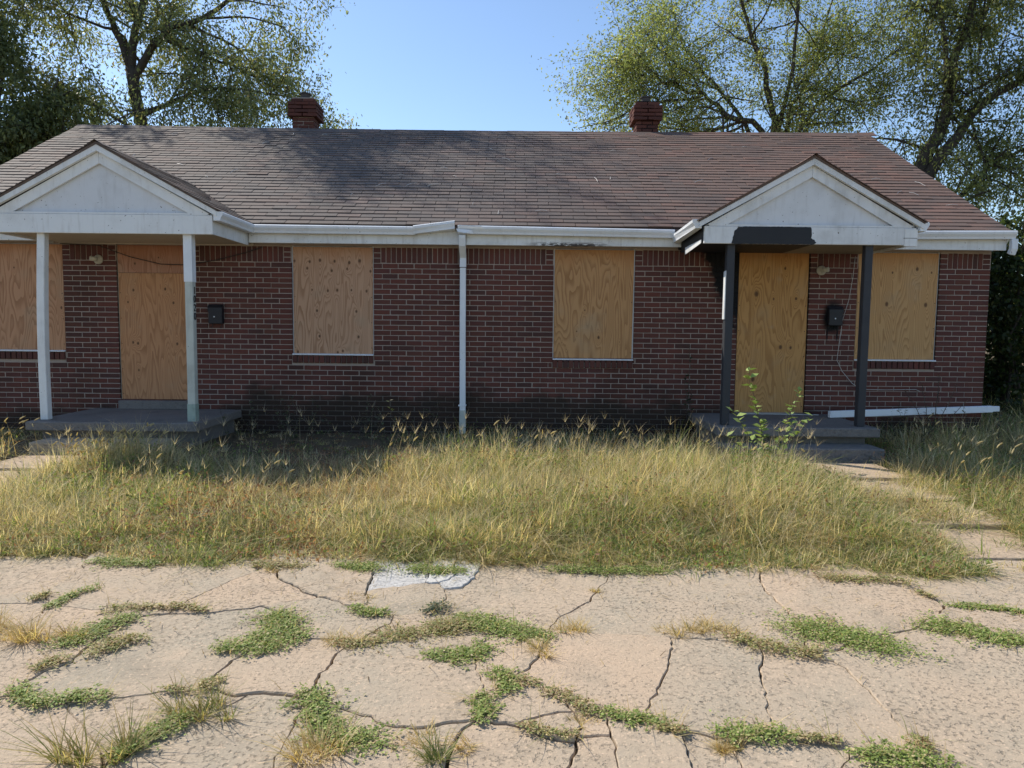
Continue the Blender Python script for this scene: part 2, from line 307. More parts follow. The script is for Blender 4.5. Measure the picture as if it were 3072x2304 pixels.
EDGES = [
   ('OL', 'n1', [(-2.927, -5.566), (-2.82, -5.541), (-2.649, -5.497)]) ,
   ('n1', 'OB', [(-2.613, -5.284), (-2.614, -5.111), (-2.717, -4.898)]) ,
   ('OL', 'n2', [(-2.825, -5.703), (-2.682, -5.667), (-2.575, -5.658)]) ,
   ('n1', 'n2', [(-2.553, -5.544)]) ,
   ('n2', 'n3', [(-2.372, -5.711)]) ,
   ('n2', 'OL', [(-2.414, -5.792), (-2.425, -5.926), (-2.481, -6.016), (-2.515, -6.118)]) ,
   ('n3', 'n4', [(-2.123, -5.755)]) ,
   ('n4', 'n5', []) ,
   ('n5', 'OB', [(-1.757, -5.588), (-1.654, -5.33), (-1.553, -5.119), (-1.587, -4.861)]) ,
   ('n5', 'n6', [(-1.569, -5.76), (-1.46, -5.717)]) ,
   ('n6', 'n7', [(-1.216, -5.606)]) ,
   ('n7', 'OB', [(-1.183, -5.437), (-1.247, -5.367), (-1.374, -5.246), (-1.548, -4.86)]) ,
   ('n7', 'n9', [(-0.964, -5.587), (-0.861, -5.653)]) ,
   ('n8', 'n9', []) ,
   ('n8', 'OB', [(-0.823, -5.228), (-0.877, -4.87)]) ,
   ('n8', 'n8a', [(-0.748, -5.373), (-0.678, -5.345)]) ,
   ('n8a', 'n8b', []) ,
   ('n8b', 'n10', []) ,
   ('n8a', 'OB', [(-0.493, -5.162), (-0.485, -5.015), (-0.495, -4.858)]) ,
   ('n8b', 'OB', [(-0.356, -5.214), (-0.338, -5.085), (-0.34, -4.853)]) ,
   ('n10', 'OB', [(-0.274, -5.359), (-0.207, -5.196), (-0.173, -4.847)]) ,
   ('n10', 'n12', [(-0.352, -5.523)]) ,
   ('n12', 'n12x', []) ,
   ('n12x', 'n9', [(-0.67, -5.746)]) ,
   ('n12x', 'n14', [(-0.601, -5.878), (-0.667, -5.986)]) ,
   ('n20', 'n14', [(-0.941, -6.064), (-0.793, -6.089)]) ,
   ('n14', 'n15', [(-0.535, -6.065)]) ,
   ('n15', 'n16', []) ,
   ('n16', 'n17', [(0.048, -5.959)]) ,
   ('n17', 'n19', [(0.407, -5.969), (0.549, -5.98)]) ,
   ('n20', 'n6', [(-1.183, -5.76)]) ,
   ('n20', 'n21', [(-1.244, -6.29), (-1.261, -6.444)]) ,
   ('n12', 'n15', [(-0.388, -5.853)]) ,
   ('n17', 'OB', [(0.252, -5.775), (0.325, -5.698), (0.415, -5.572), (0.507, -5.4), (0.591, -5.186), (0.681, -4.82)]) ,
   ('n22', 'OB', [(1.478, -5.71), (1.484, -5.564), (1.474, -5.431), (1.491, -5.232), (1.603, -4.848)]) ,
   ('n19', 'n23', [(0.884, -6.012), (1.062, -6.032)]) ,
   ('n23', 'n24', []) ,
   ('n22', 'n24', [(1.453, -5.988)]) ,
   ('n24', 'n25', [(1.571, -6.118), (1.773, -5.998), (1.966, -5.914)]) ,
   ('n25', 'OR', [(2.272, -5.968), (2.473, -6.064), (2.61, -6.157)]) ,
   ('n25', 'n26', [(2.253, -5.709)]) ,
   ('n26', 'OB', [(2.35, -5.335), (2.255, -5.215), (2.31, -4.885)]) ,
   ('n26', 'OR', [(2.617, -5.618), (2.764, -5.656), (2.954, -5.711)]) ,
   ('n24', 'n27', [(1.486, -6.228), (1.508, -6.329), (1.51, -6.586)]) ,
   ('n27', 'n28', []) ,
   ('n28', 'OF', [(1.516, -7.196)]) ,
   ('n23', 'n29', [(1.159, -6.235), (1.089, -6.42), (1.057, -6.548), (1.022, -6.688)]) ,
   ('n19', 'n30', [(0.787, -6.051), (0.69, -6.362), (0.617, -6.545)]) ,
   ('n17', 'n32', [(0.187, -6.066), (0.111, -6.284)]) ,
   ('n16', 'n33', [(-0.153, -6.242)]) ,
   ('n33', 'n32', [(-0.062, -6.379)]) ,
   ('n33', 'n34', [(-0.105, -6.534), (-0.125, -6.661)]) ,
   ('n32', 'n38', [(0.144, -6.515), (0.23, -6.63)]) ,
   ('n38', 'n39', []) ,
   ('n39', 'n30', [(0.444, -6.756)]) ,
   ('n30', 'n40', [(0.574, -6.787)]) ,
   ('n40', 'n44', [(0.684, -6.821)]) ,
   ('n44', 'n29', [(0.901, -6.847)]) ,
   ('n29', 'n41', [(1.059, -6.859), (1.167, -6.881)]) ,
   ('n41', 'n28', [(1.36, -6.934)]) ,
   ('n34', 'n42', [(-0.052, -6.783)]) ,
   ('n42', 'n38', [(0.103, -6.751), (0.167, -6.721)]) ,
   ('n42', 'n43', [(0.118, -6.856), (0.187, -6.889)]) ,
   ('n43', 'n38', [(0.278, -6.804)]) ,
   ('n43', 'OF', [(0.226, -6.989), (0.197, -7.073), (0.16, -7.307)]) ,
   ('n39', 'n39b', []) ,
   ('n43', 'n39b', [(0.308, -6.866)]) ,
   ('n39b', 'OF', [(0.38, -6.967), (0.379, -7.052), (0.359, -7.304)]) ,
   ('n40', 'OF', [(0.641, -6.943), (0.637, -7.01), (0.599, -7.3)]) ,
   ('n44', 'OF', [(0.81, -6.962), (0.809, -7.048), (0.791, -7.208)]) ,
   ('n41', 'OF', [(1.208, -6.982), (1.148, -7.042), (1.05, -7.204)]) ,
   ('n34', 'n45', [(-0.211, -6.786), (-0.352, -6.832), (-0.458, -6.813), (-0.525, -6.752), (-0.662, -6.696)]) ,
   ('n45', 'n46', []) ,
   ('n46', 'n14', [(-0.793, -6.294), (-0.791, -6.225)]) ,
   ('n46', 'n47', [(-0.846, -6.605), (-0.939, -6.583), (-1.033, -6.578)]) ,
   ('n47', 'n21', [(-1.155, -6.581)]) ,
   ('n21', 'n48', [(-1.46, -6.587), (-1.553, -6.619), (-1.619, -6.632)]) ,
   ('n48', 'n52', [(-1.85, -6.649)]) ,
   ('n52', 'OL', [(-2.044, -6.629), (-2.15, -6.649)]) ,
   ('n47', 'n49', [(-1.154, -6.73), (-1.263, -6.868), (-1.319, -6.973)]) ,
   ('n49', 'OF', [(-1.37, -7.278)]) ,
   ('n48', 'n49', [(-1.601, -6.813), (-1.521, -6.892)]) ,
   ('n46', 'n50', [(-0.805, -6.724)]) ,
   ('n50', 'OF', [(-0.805, -6.945), (-0.794, -7.075), (-0.786, -7.269)]) ,
   ('n50', 'n51', [(-0.603, -6.895), (-0.434, -6.952), (-0.3, -6.96)]) ,
   ('n51', 'n34', [(-0.184, -6.861)]) ,
   ('n51', 'OF', [(-0.21, -7.065), (-0.212, -7.313)]) ,
   ('n4', 'n52', [(-1.95, -5.968), (-1.965, -6.021), (-1.96, -6.177), (-1.943, -6.32), (-2.008, -6.406), (-2.033, -6.512)]) ,
]
MATS = [
   ('green', [(-2.422, -5.733), (-2.407, -5.563), (-2.341, -5.447)], 0.05) ,
   ('olive', [(-2.121, -5.745), (-1.897, -5.719), (-1.749, -5.694), (-1.581, -5.751)], 0.06) ,
   ('green', [(-2.103, -6.173), (-2.008, -6.073), (-2.014, -5.933), (-1.904, -5.856)], 0.09) ,
   ('olive', [(-1.87, -6.26), (-1.865, -6.135), (-1.741, -6.1)], 0.08) ,
   ('green', [(-1.326, -6.186), (-1.214, -6.168), (-1.134, -5.983), (-1.217, -5.8), (-1.011, -6.048), (-1.158, -6.228)], 0.11) ,
   ('green', [(-2.02, -6.55), (-1.929, -6.656), (-1.824, -6.688), (-1.764, -6.641), (-1.615, -6.638)], 0.07) ,
   ('green', [(-1.359, -7.036), (-1.311, -6.936), (-1.259, -6.817), (-1.209, -6.764)], 0.07) ,
   ('olive', [(-1.417, -6.574), (-1.282, -6.571), (-1.212, -6.469)], 0.04) ,
   ('green', [(-0.809, -6.586), (-0.753, -6.744), (-0.663, -6.866), (-0.546, -6.914), (-0.459, -6.943)], 0.1) ,
   ('green', [(-0.826, -5.696), (-0.727, -5.758), (-0.64, -5.777)], 0.06) ,
   ('grey', [(-0.418, -5.729), (-0.359, -5.639)], 0.06) ,
   ('olive', [(-0.592, -6.049), (-0.391, -5.97), (-0.196, -5.888)], 0.12) ,
   ('green', [(-0.201, -5.807), (-0.073, -5.924), (0.087, -5.995), (0.148, -6.066)], 0.13) ,
   ('green', [(-0.344, -6.247), (-0.212, -6.244), (-0.104, -6.176)], 0.1) ,
   ('green', [(-0.047, -6.408), (0.009, -6.477), (-0.024, -6.571)], 0.07) ,
   ('olive', [(0.023, -6.449), (0.131, -6.515), (0.208, -6.58), (0.268, -6.641), (0.312, -6.713)], 0.05) ,
   ('green', [(-0.122, -6.599), (-0.099, -6.685), (-0.108, -6.767)], 0.06) ,
   ('green', [(0.357, -6.712), (0.446, -6.745), (0.525, -6.755), (0.562, -6.788)], 0.055) ,
   ('olive', [(0.572, -6.799), (0.642, -6.841)], 0.04) ,
   ('olive', [(0.059, -6.808), (0.129, -6.861), (0.26, -6.869)], 0.035) ,
   ('green', [(1.435, -5.883), (1.573, -5.951), (1.691, -6.017), (1.801, -6.128)], 0.17) ,
   ('olive', [(1.089, -6.014), (1.208, -6.094), (1.342, -6.155), (1.436, -6.184)], 0.09) ,
   ('green', [(2.104, -5.884), (2.263, -5.862), (2.347, -5.967), (2.486, -6.064)], 0.13) ,
   ('green', [(2.414, -5.603), (2.547, -5.599), (2.764, -5.676)], 0.07) ,
   ('green', [(0.783, -6.869), (0.901, -6.847), (1.039, -6.854)], 0.07) ,
   ('olive', [(1.059, -6.873), (1.22, -6.885)], 0.035) ,
   ('green', [(1.241, -6.99), (1.39, -6.979), (1.493, -7.029)], 0.09) ,
   ('olive', [(1.496, -6.865), (1.508, -6.941)], 0.04) ,
   ('olive', [(2.336, -5.359), (2.391, -5.473)], 0.03) ,
   ('olive', [(-2.568, -5.632), (-2.559, -5.545)], 0.04) ,
   ('olive', [(-2.044, -6.42), (-1.991, -6.307)], 0.05) ,
   ('olive', [(-0.815, -6.125), (-0.69, -6.139), (-0.609, -6.085)], 0.06) ,
]
TUFTS = [
   ('straw', (-2.231, -6.095), 0.1, 0.2) ,
   ('straw', (-2.086, -6.075), 0.07, 0.13) ,
   ('straw', (-2.433, -6.032), 0.14, 0.14) ,
   ('mixed', (-1.16, -6.731), 0.13, 0.16) ,
   ('mixed', (-1.441, -7.002), 0.13, 0.2) ,
   ('straw', (-0.724, -6.98), 0.14, 0.2) ,
   ('green', (-0.212, -7.044), 0.08, 0.13) ,
   ('straw', (0.329, -5.952), 0.1, 0.1) ,
   ('straw', (0.128, -6.204), 0.09, 0.12) ,
   ('straw', (-0.797, -6.071), 0.15, 0.07) ,
   ('straw', (-0.831, -5.548), 0.1, 0.05) ,
   ('straw', (-0.261, -6.899), 0.15, 0.05) ,
   ('straw', (0.987, -5.93), 0.17, 0.09) ,
   ('straw', (0.81, -6.944), 0.07, 0.06) ,
   ('straw', (0.499, -5.388), 0.04, 0.05) ,
   ('straw', (-1.406, -5.06), 0.13, 0.06) ,
   ('straw', (0.861, -5.939), 0.12, 0.08) ,
   ('mixed', (-0.315, -5.93), 0.15, 0.08) ,
   ('mixed', (-0.544, -6.011), 0.13, 0.07) ,
   ('straw', (0.279, -6.793), 0.07, 0.05) ,
   ('straw', (-0.285, -6.989), 0.12, 0.05) ,
]
MATS += [('green', [(-.62, -5.06), (-.45, -5.12), (-.30, -5.10)], .09), ('green', [(-1.05, -5.02), (-.85, -5.08)], .10), ('green', [(.25, -5.05), (.6, -5.08), (.95, -5.06)], .09), ('olive', [(1.9, -5.15), (2.4, -5.2)], .09), ('green', [(-2.6, -5.0), (-2.2, -5.03)], .08), ('olive', [(-1.6, -5.02), (-1.3, -5.05)], .08)]

# ------------------------------------------------------------------ ground, lawn soil, pavement
def lawn_z(x, y): return 0.10 * sstep(y, -4.6, -1.0)
mb = MB(); mb.box(-400, 400, -300, 600, -0.6, -0.13); tag(mb.build('ground', M['soil']), kind='structure')
xs = np.linspace(-16, 18, 137); ys = np.concatenate([np.linspace(-5.35, 0.3, 20), np.linspace(0.9, 16, 12)])
gx, gy = np.meshgrid(xs, ys); gz = lawn_z(gx, gy) + (vnoise(gx, gy, 1.3) - .5) * .05 - .015
gz[0, :] -= .06
for xw in (-4.75, 3.42): gz -= .07 * (np.abs(gx - xw) < .80) * (gy < -1.6)
vv = np.stack([gx, gy, gz], -1).reshape(-1, 3); nx = len(xs)
ff = np.array([(j * nx + i, j * nx + i + 1, (j + 1) * nx + i + 1, (j + 1) * nx + i) for j in range(len(ys) - 1) for i in range(nx - 1)])
tag(link('lawn', np_mesh('lawn', vv, ff), M['soil']), kind='structure')

BX0, BX1, BY0, BY1 = -4.2, 4.4, -8.4, -4.72
mb = MB(); mb.box(-16, 18, -16, -4.6, -.12, -.022); pavement = tag(mb.build('pavement', M['soil']), kind='structure')

def jag(pts, step=.030, amp=.011):
    """densify a crack polyline and give it a small irregular wander"""
    out = [pts[0]]
    for a, b in zip(pts[:-1], pts[1:]):
        L = math.hypot(b[0] - a[0], b[1] - a[1]); n = max(1, int(L / step)); nxn, nyn = (-(b[1] - a[1]) / (L + 1e-9), (b[0] - a[0]) / (L + 1e-9))
        for i in range(1, n + 1):
            t = i / n; x = a[0] + (b[0] - a[0]) * t; y = a[1] + (b[1] - a[1]) * t
            if i < n:
                w = (float(vnoise(x, y, 9)) - .5) * 2.6 * amp + rnd.uniform(-.55, .55) * amp + (float(vnoise(x, y, 31)) - .5) * amp; x += nxn * w; y += nyn * w
            out.append((x, y))
    return out
edges = []; side = {'OL': [], 'OR': [], 'OB': [], 'OF': []}; P_ = dict(NODES); cnt = 0
for a, b, pts in EDGES:
    pts = list(pts)
    for end in (0, 1):
        nm = (a, b)[end]
        if nm in side:
            q = pts[0] if end == 0 else pts[-1]
            w = {'OL': (BX0, q[1]), 'OR': (BX1, q[1]), 'OB': (q[0], BY1), 'OF': (q[0], BY0)}[nm]
            key = f'o{cnt}'; cnt += 1; P_[key] = w; side[nm].append(key)
            if end == 0: a = key
            else: b = key
    edges.append((a, b, jag([P_[a]] + pts + [P_[b]])))
P_.update(c0=(BX0, BY0), c1=(BX1, BY0), c2=(BX1, BY1), c3=(BX0, BY1))
for nm, s, e, ax, sg in (('OF', 'c0', 'c1', 0, 1), ('OR', 'c1', 'c2', 1, 1), ('OB', 'c2', 'c3', 0, -1), ('OL', 'c3', 'c0', 1, -1)):
    ch = [s] + sorted(side[nm], key=lambda k: sg * P_[k][ax]) + [e]
    for u, v in zip(ch[:-1], ch[1:]): edges.append((u, v, jag([P_[u], P_[v]], .3, .006)))
half = {}; outg = {}
for i, (a, b, pts) in enumerate(edges):
    for u, v, pp, tw in ((a, b, pts, 0), (b, a, pts[::-1], 1)):
        k = (i, tw); half[k] = (u, v, pp); ang = math.atan2(pp[1][1] - pp[0][1], pp[1][0] - pp[0][0]); outg.setdefault(u, []).append((ang, k))
for u in outg: outg[u].sort()
def nxt(k):
    i, tw = k; v = half[k][1]; lst = [q for _, q in outg[v]]; j = lst.index((i, 1 - tw)); return lst[(j - 1) % len(lst)]
def area(p): return .5 * sum(p[i][0] * p[(i + 1) % len(p)][1] - p[(i + 1) % len(p)][0] * p[i][1] for i in range(len(p)))
def inset(poly, w):
    n = len(poly); out = []
    for i in range(n):
        a, b, c = poly[i - 1], poly[i], poly[(i + 1) % n]
        d1 = Vector((b[0] - a[0], b[1] - a[1])).normalized(); d2 = Vector((c[0] - b[0], c[1] - b[1])).normalized()
        nn = Vector((-d1.y - d2.y, d1.x + d2.x)); nn = nn.normalized() if nn.length > 1e-6 else Vector((-d1.y, d1.x))
        ww = w if not callable(w) else w(b); k = max(.6, nn.dot(Vector((-d1.y, d1.x))))
        out.append((b[0] + nn.x * ww / k, b[1] + nn.y * ww / k))
    return out
def inside(p, poly):
    r = False
    for i in range(len(poly)):
        a, b = poly[i - 1], poly[i]
        if (a[1] > p[1]) != (b[1] > p[1]) and p[0] < (b[0] - a[0]) * (p[1] - a[1]) / (b[1] - a[1]) + a[0]: r = not r
    return r
def slab(poly, top, mat, parent, name='concrete_slab', crack=lambda p: max(.0008, -.0012 + .0085 * float(vnoise(p[0], p[1], 2.6, 5)) ** 2 + .0035 * (float(vnoise(p[0], p[1], 22, 2)) - .35)), depth=.11, dome=True):
    cx = sum(p[0] for p in poly) / len(poly); cy = sum(p[1] for p in poly) / len(poly); tx, ty = rnd.uniform(-.008, .008), rnd.uniform(-.008, .008)
    p1 = inset(poly, crack); p2 = inset(poly, lambda p: crack(p) + .004); n = len(poly)
    Z = lambda p: top + (p[0] - cx) * tx + (p[1] - cy) * ty
    v = [(p[0], p[1], -depth) for p in p1] + [(p[0], p[1], Z(p) - .004 - rnd.random() * .003) for p in p1] + [(p[0], p[1], Z(p)) for p in p2]
    f = [(i, (i + 1) % n, n + (i + 1) % n, n + i) for i in range(n)] + [(n + i, n + (i + 1) % n, 2 * n + (i + 1) % n, 2 * n + i) for i in range(n)] + [tuple(range(2 * n, 3 * n))]
    m_ = MB(); m_.add(v, f); return m_.build(name, mat, parent)
seen = set(); slabs = []
for k in list(half):
    if k in seen: continue
    face = []; q = k
    while q not in seen:
        seen.add(q); face += half[q][2][:-1]; q = nxt(q)
    if area(face) > .004: slabs.append(face)
PALE = [(-0.627, -5.18), (-0.444, -5.161), (-0.286, -5.184)]
for face in slabs:
    cxm = sum(p[0] for p in face) / len(face); cym = sum(p[1] for p in face) / len(face)
    pale = any(inside(pp_, face) for pp_ in PALE)
    o = slab(face, rnd.uniform(-.007, .007), M['white_concrete'] if pale else M['concrete'], pavement)
    if pale: o['label'] = 'small chalk white patch of concrete broken by fine cracks'
# more paving beyond what the photograph shows
for (x0, x1, y0, y1) in [(a, a + 2.6, -16 + 1.9 * j, -16 + 1.9 * j + 1.9) for a in (-6.8, -4.2, -1.6, 1.0, 3.6, 6.2) for j in range(4)] + [(a, a + 2.4, b, b + 1.84) for a in (-11.4, -9.0, -6.6, 4.4, 6.8, 9.2) for b in (-8.4, -6.56)]:
    slab(jag([(x0, y0), (x1, y0), (x1, y1), (x0, y1), (x0, y0)], .3, .006)[:-1], rnd.uniform(-.008, .008), M['concrete'], pavement)
# two front walks, each of poured squares
def walk(xc, w, y0, y1, name_label):
    n = 4; st = (y1 - y0) / n; mbw = MB(); mbw.box(xc - w / 2 - .03, xc + w / 2 + .03, y0, y1, -.2, -.06); wk = tag(mbw.build('path', M['soil']), kind='structure'); wk['label'] = name_label
    for i in range(n):
        a = y0 + i * st; zt = float(lawn_z(xc, a + st / 2)) + (.014 if i else .0)
        slab(jag([(xc - w / 2, a), (xc + w / 2, a), (xc + w / 2, a + st), (xc - w / 2, a + st), (xc - w / 2, a)], .12, .006)[:-1], zt, M['concrete'], wk, depth=.06)
walk(-4.75, .95, -4.735, -1.80, 'concrete front walk up to the porch with white posts')
walk(3.42, .95, -4.735, -1.80, 'concrete front walk up to the porch with black posts')

# ------------------------------------------------------------------ house
HX0, HX1, HY1, WT = -7.70, 6.20, 7.30, 2.52      # wall ends, depth, wall top
house = tag(empty('brick_house', (-.75, 3.6, 0)), 'long single storey red brick duplex with boarded windows and two gabled porches', 'house')
OPEN = [('window', -6.92, -5.855, 1.14, 2.53), ('door', -5.16, -4.17, .50, 2.53), ('window', -2.88, -1.815, 1.13, 2.53), ('window', .527, 1.585, 1.10, 2.53), ('door', 2.93, 3.86, .42, 2.53), ('window', 4.48, 5.545, 1.13, 2.53)]
# front wall backing (mortar), cut round the openings
xe = sorted({HX0, HX1} | {v for o in OPEN for v in o[1:3]}); ze = sorted({-.2, WT + .2} | {o[3] for o in OPEN} | {2.53})
mb = MB(); MF, MBK = .007, .11
def is_open(x, z): return any(o[1] < x < o[2] and o[3] < z < o[4] for o in OPEN)
for a, b in zip(xe[:-1], xe[1:]):
    for c, d in zip(ze[:-1], ze[1:]):
        if not is_open((a + b) / 2, (c + d) / 2): mb.add([(a, MF, c), (b, MF, c), (b, MF, d), (a, MF, d)], [(0, 1, 2, 3)])
for _, a, b, c, d in OPEN:
    mb.add([(a, MF, c), (a, MBK, c), (a, MBK, d), (a, MF, d)], [(0, 1, 2, 3)]); mb.add([(b, MF, c), (b, MBK, c), (b, MBK, d), (b, MF, d)], [(3, 2, 1, 0)])
    mb.add([(a, MF, c), (b, MF, c), (b, MBK, c), (a, MBK, c)], [(0, 1, 2, 3)])
mb.add([(HX0, MBK, -.2), (HX1, MBK, -.2), (HX1, MBK, WT + .2), (HX0, MBK, WT + .2)], [(3, 2, 1, 0)])
wall = mb.build('front_wall', M['mortar'], house)
# side and back walls
EZ, EY, RY, RZ = 2.768, -.27, 3.65, 5.00
SL = (RZ - EZ) / (RY - EY)
def roof_z(y): return EZ + SL * (y - EY) if y <= RY else RZ - SL * (y - RY)
for xa, xb in ((HX0 + .002, HX0 + .11), (HX1 - .11, HX1 - .002)):
    mb = MB(); mb.prism([(.112, -.2), (HY1, -.2), (HY1, roof_z(HY1) - .1), (RY, RZ - .1), (.112, roof_z(.112) - .1)], 'x', xa, xb); mb.build('side_wall', M['brick_side'], house)
mb = MB(); mb.box(HX0 + .112, HX1 - .112, HY1 - .11, HY1 - .002, -.2, 2.6); mb.build('back_wall', M['brick_side'], house)
# individual bricks
CH, BL, JT = .0667, .207, .0098
bricks = []    # x0,x1,z0,z1
def runs(z0, z1):
    """free intervals of the wall between openings for the band z0..z1"""
    cuts = sorted((o[1], o[2]) for o in OPEN if o[3] - .004 < (z0 + z1) / 2 < o[4]); x = HX0; out = []
    for a, b in cuts: out.append((x, a)); x = b
    out.append((x, HX1)); return out
SILLS = [(o[1], o[2], o[3] - .018) for o in OPEN if o[0] == 'window']
ztop = WT - .2 + .0
for a, b in runs(ztop + .05, ztop + .1):                # soldier course, three headers stacked at each jamb
    la = a + (.1 if a > HX0 + .01 else 0); lb = b - (.1 if b < HX1 + .01 else 0)
    for (u, v) in ((a, la), (lb, b)):
        if v - u > .05:
            for i in range(3): bricks.append((u, v - JT, ztop + i * CH, ztop + (i + 1) * CH - JT))
    n = max(1, round((lb - la) / CH)); w = (lb - la) / n
    for i in range(n): bricks.append((la + i * w, la + (i + 1) * w - JT, ztop, WT - .002))
k = 0; z1 = ztop
while z1 > -.1:
    z0 = z1 - CH
    for a, b in runs(z0, z1):
        off = (k % 2) * BL / 2; first = math.floor((a - HX0 + off) / BL) * BL + HX0 - off; cuts = [a]; x = first + BL
        while x < b - .001:
            if x > a + .001: cuts.append(x)
            x += BL
        cuts.append(b)
        if len(cuts) > 2 and cuts[1] - cuts[0] < .062: cuts.pop(1)
        if len(cuts) > 2 and cuts[-1] - cuts[-2] < .062: cuts.pop(-2)
        for u, v in zip(cuts[:-1], cuts[1:]):
            j = rnd.uniform(-.0025, .0025); segs = [(u, v)]
            for sa, sb, sz in SILLS:                    # leave room for the rowlock sills
                if sz - .105 < (z0 + z1) / 2 < sz:
                    nw = []
                    for p, q in segs:
                        if q <= sa or p >= sb: nw.append((p, q))
                        else:
                            if sa - p > .03: nw.append((p, sa))
                            if q - sb > .03: nw.append((sb, q))
                    segs = nw
            for p, q in segs:
                bricks.append((p + j if p > a + .001 else p, q - JT + j if q < b - .001 else q, z0 + rnd.uniform(-.001, .001), z1 - JT + rnd.uniform(-.001, .001)))
    z1 = z0; k += 1
for a, b, z in SILLS:
    n = round((b - a) / .0705); w = (b - a) / n
    for i in range(n): bricks.append((a + i * w + .003, a + (i + 1) * w - JT, z - .10, z - .003, 1))
# one brick: chamfered front, unit size
c1 = .03; c2 = .09
UB_V = [(0, 1, 0), (1, 1, 0), (1, 1, 1), (0, 1, 1), (0, .12, 0), (1, .12, 0), (1, .12, 1), (0, .12, 1), (c1, 0, c2), (1 - c1, 0, c2), (1 - c1, 0, 1 - c2), (c1, 0, 1 - c2)]
UB_F = [(0, 1, 5, 4), (1, 2, 6, 5), (2, 3, 7, 6), (3, 0, 4, 7), (4, 5, 9, 8), (5, 6, 10, 9), (6, 7, 11, 10), (7, 4, 8, 11), (8, 9, 10, 11)]
ub = MB(); ub.add(UB_V, UB_F); ub_me = ub.mesh('brick'); ub_me.materials.append(M['brick'])
BD = .05
def brick_dist(b): return (.5 * (b[0] + b[1])) ** 2 + (1.15 * (.5 * (b[2] + b[3]) - 1.6)) ** 2 + (100 if (b[1] - b[0]) < .15 or .5 * (b[2] + b[3]) < .75 else 0)
order = sorted(bricks, key=brick_dist); rest = MB()
for i, b in enumerate(order):
    dy = rnd.uniform(-.0025, .0025) - (.018 if len(b) > 4 else 0)
    if i < 300:
        o = link('brick', ub_me, None, wall); o.location = (b[0], dy, b[2]); o.scale = (b[1] - b[0], BD, b[3] - b[2])
    else:
        rest.add([(b[0] + v[0] * (b[1] - b[0]), dy + v[1] * BD, b[2] + v[2] * (b[3] - b[2])) for v in UB_V], UB_F)
tag(rest.build('bricks', M['brick'], wall), kind='stuff')

# windows and doors, boarded over
KN = {
 0: [(.19, -.1, .013), (-.1, .25, .01)],
 1: None, 2: None, 3: None, 4: None, 5: None }
def kn(x0, x1, y0, y1, pts, W_, H_, r=.0135):
    return [((p[0] - x0) / (x1 - x0) * W_ - W_ / 2, H_ / 2 - (p[1] - y0) / (y1 - y0) * H_, r * (p[2] if len(p) > 2 else 1)) for p in pts]
KN[0] = kn(-55, 190, 728, 1050, [(181, 920), (40, 800, .7)], 1.04, 1.38)
KN[1] = kn(345, 583, 728, 1200, [(391, 863), (495, 859), (521, 901), (391, 771), (385, 1024), (401, 1027), (530, 1027), (401, 1110, .8), (372, 900, .8)], .95, 2.0)
KN[2] = kn(487, 1170, 385, 1270, [(500, 500), (630, 505), (718, 493, 1.2), (843, 500), (968, 510, 1.2), (1057, 495, 1.3), (608, 560), (818, 578), (950, 562, .9), (1150, 580), (648, 738, .7), (783, 745), (863, 740), (985, 738, .8), (1115, 745), (688, 912), (1026, 915), (708, 1125), (1044, 1128), (863, 1260), (907, 1248), (520, 1258)], 1.04, 1.38)
KN[3] = kn(720, 1400, 435, 1310, [(1108, 1145, 1.1), (918, 1095, .6), (985, 920, .6), (790, 1190, .3), (830, 1245, .3), (1290, 1180, .3)], 1.03, 1.38)
KN[4] = kn(455, 885, 690, 1667, [(740, 782), (567, 940, 1.9), (675, 970, .8), (815, 967, 1.1), (730, 1268, 1.5), (793, 1270, 1.1), (563, 1470, 1.7)], .90, 2.06)
KN[5] = kn(1205, 1705, 690, 1340, [(1420, 805, .8), (1575, 782, 1.3), (1667, 803, .8), (1393, 1000, 1.5), (1640, 1003, 1.5)], 1.03, 1.36)
TONE = [(.50, .268, .145), (.51, .26, .125), (.51, .305, .185), (.51, .28, .12), (.53, .285, .10), (.55, .32, .135)]
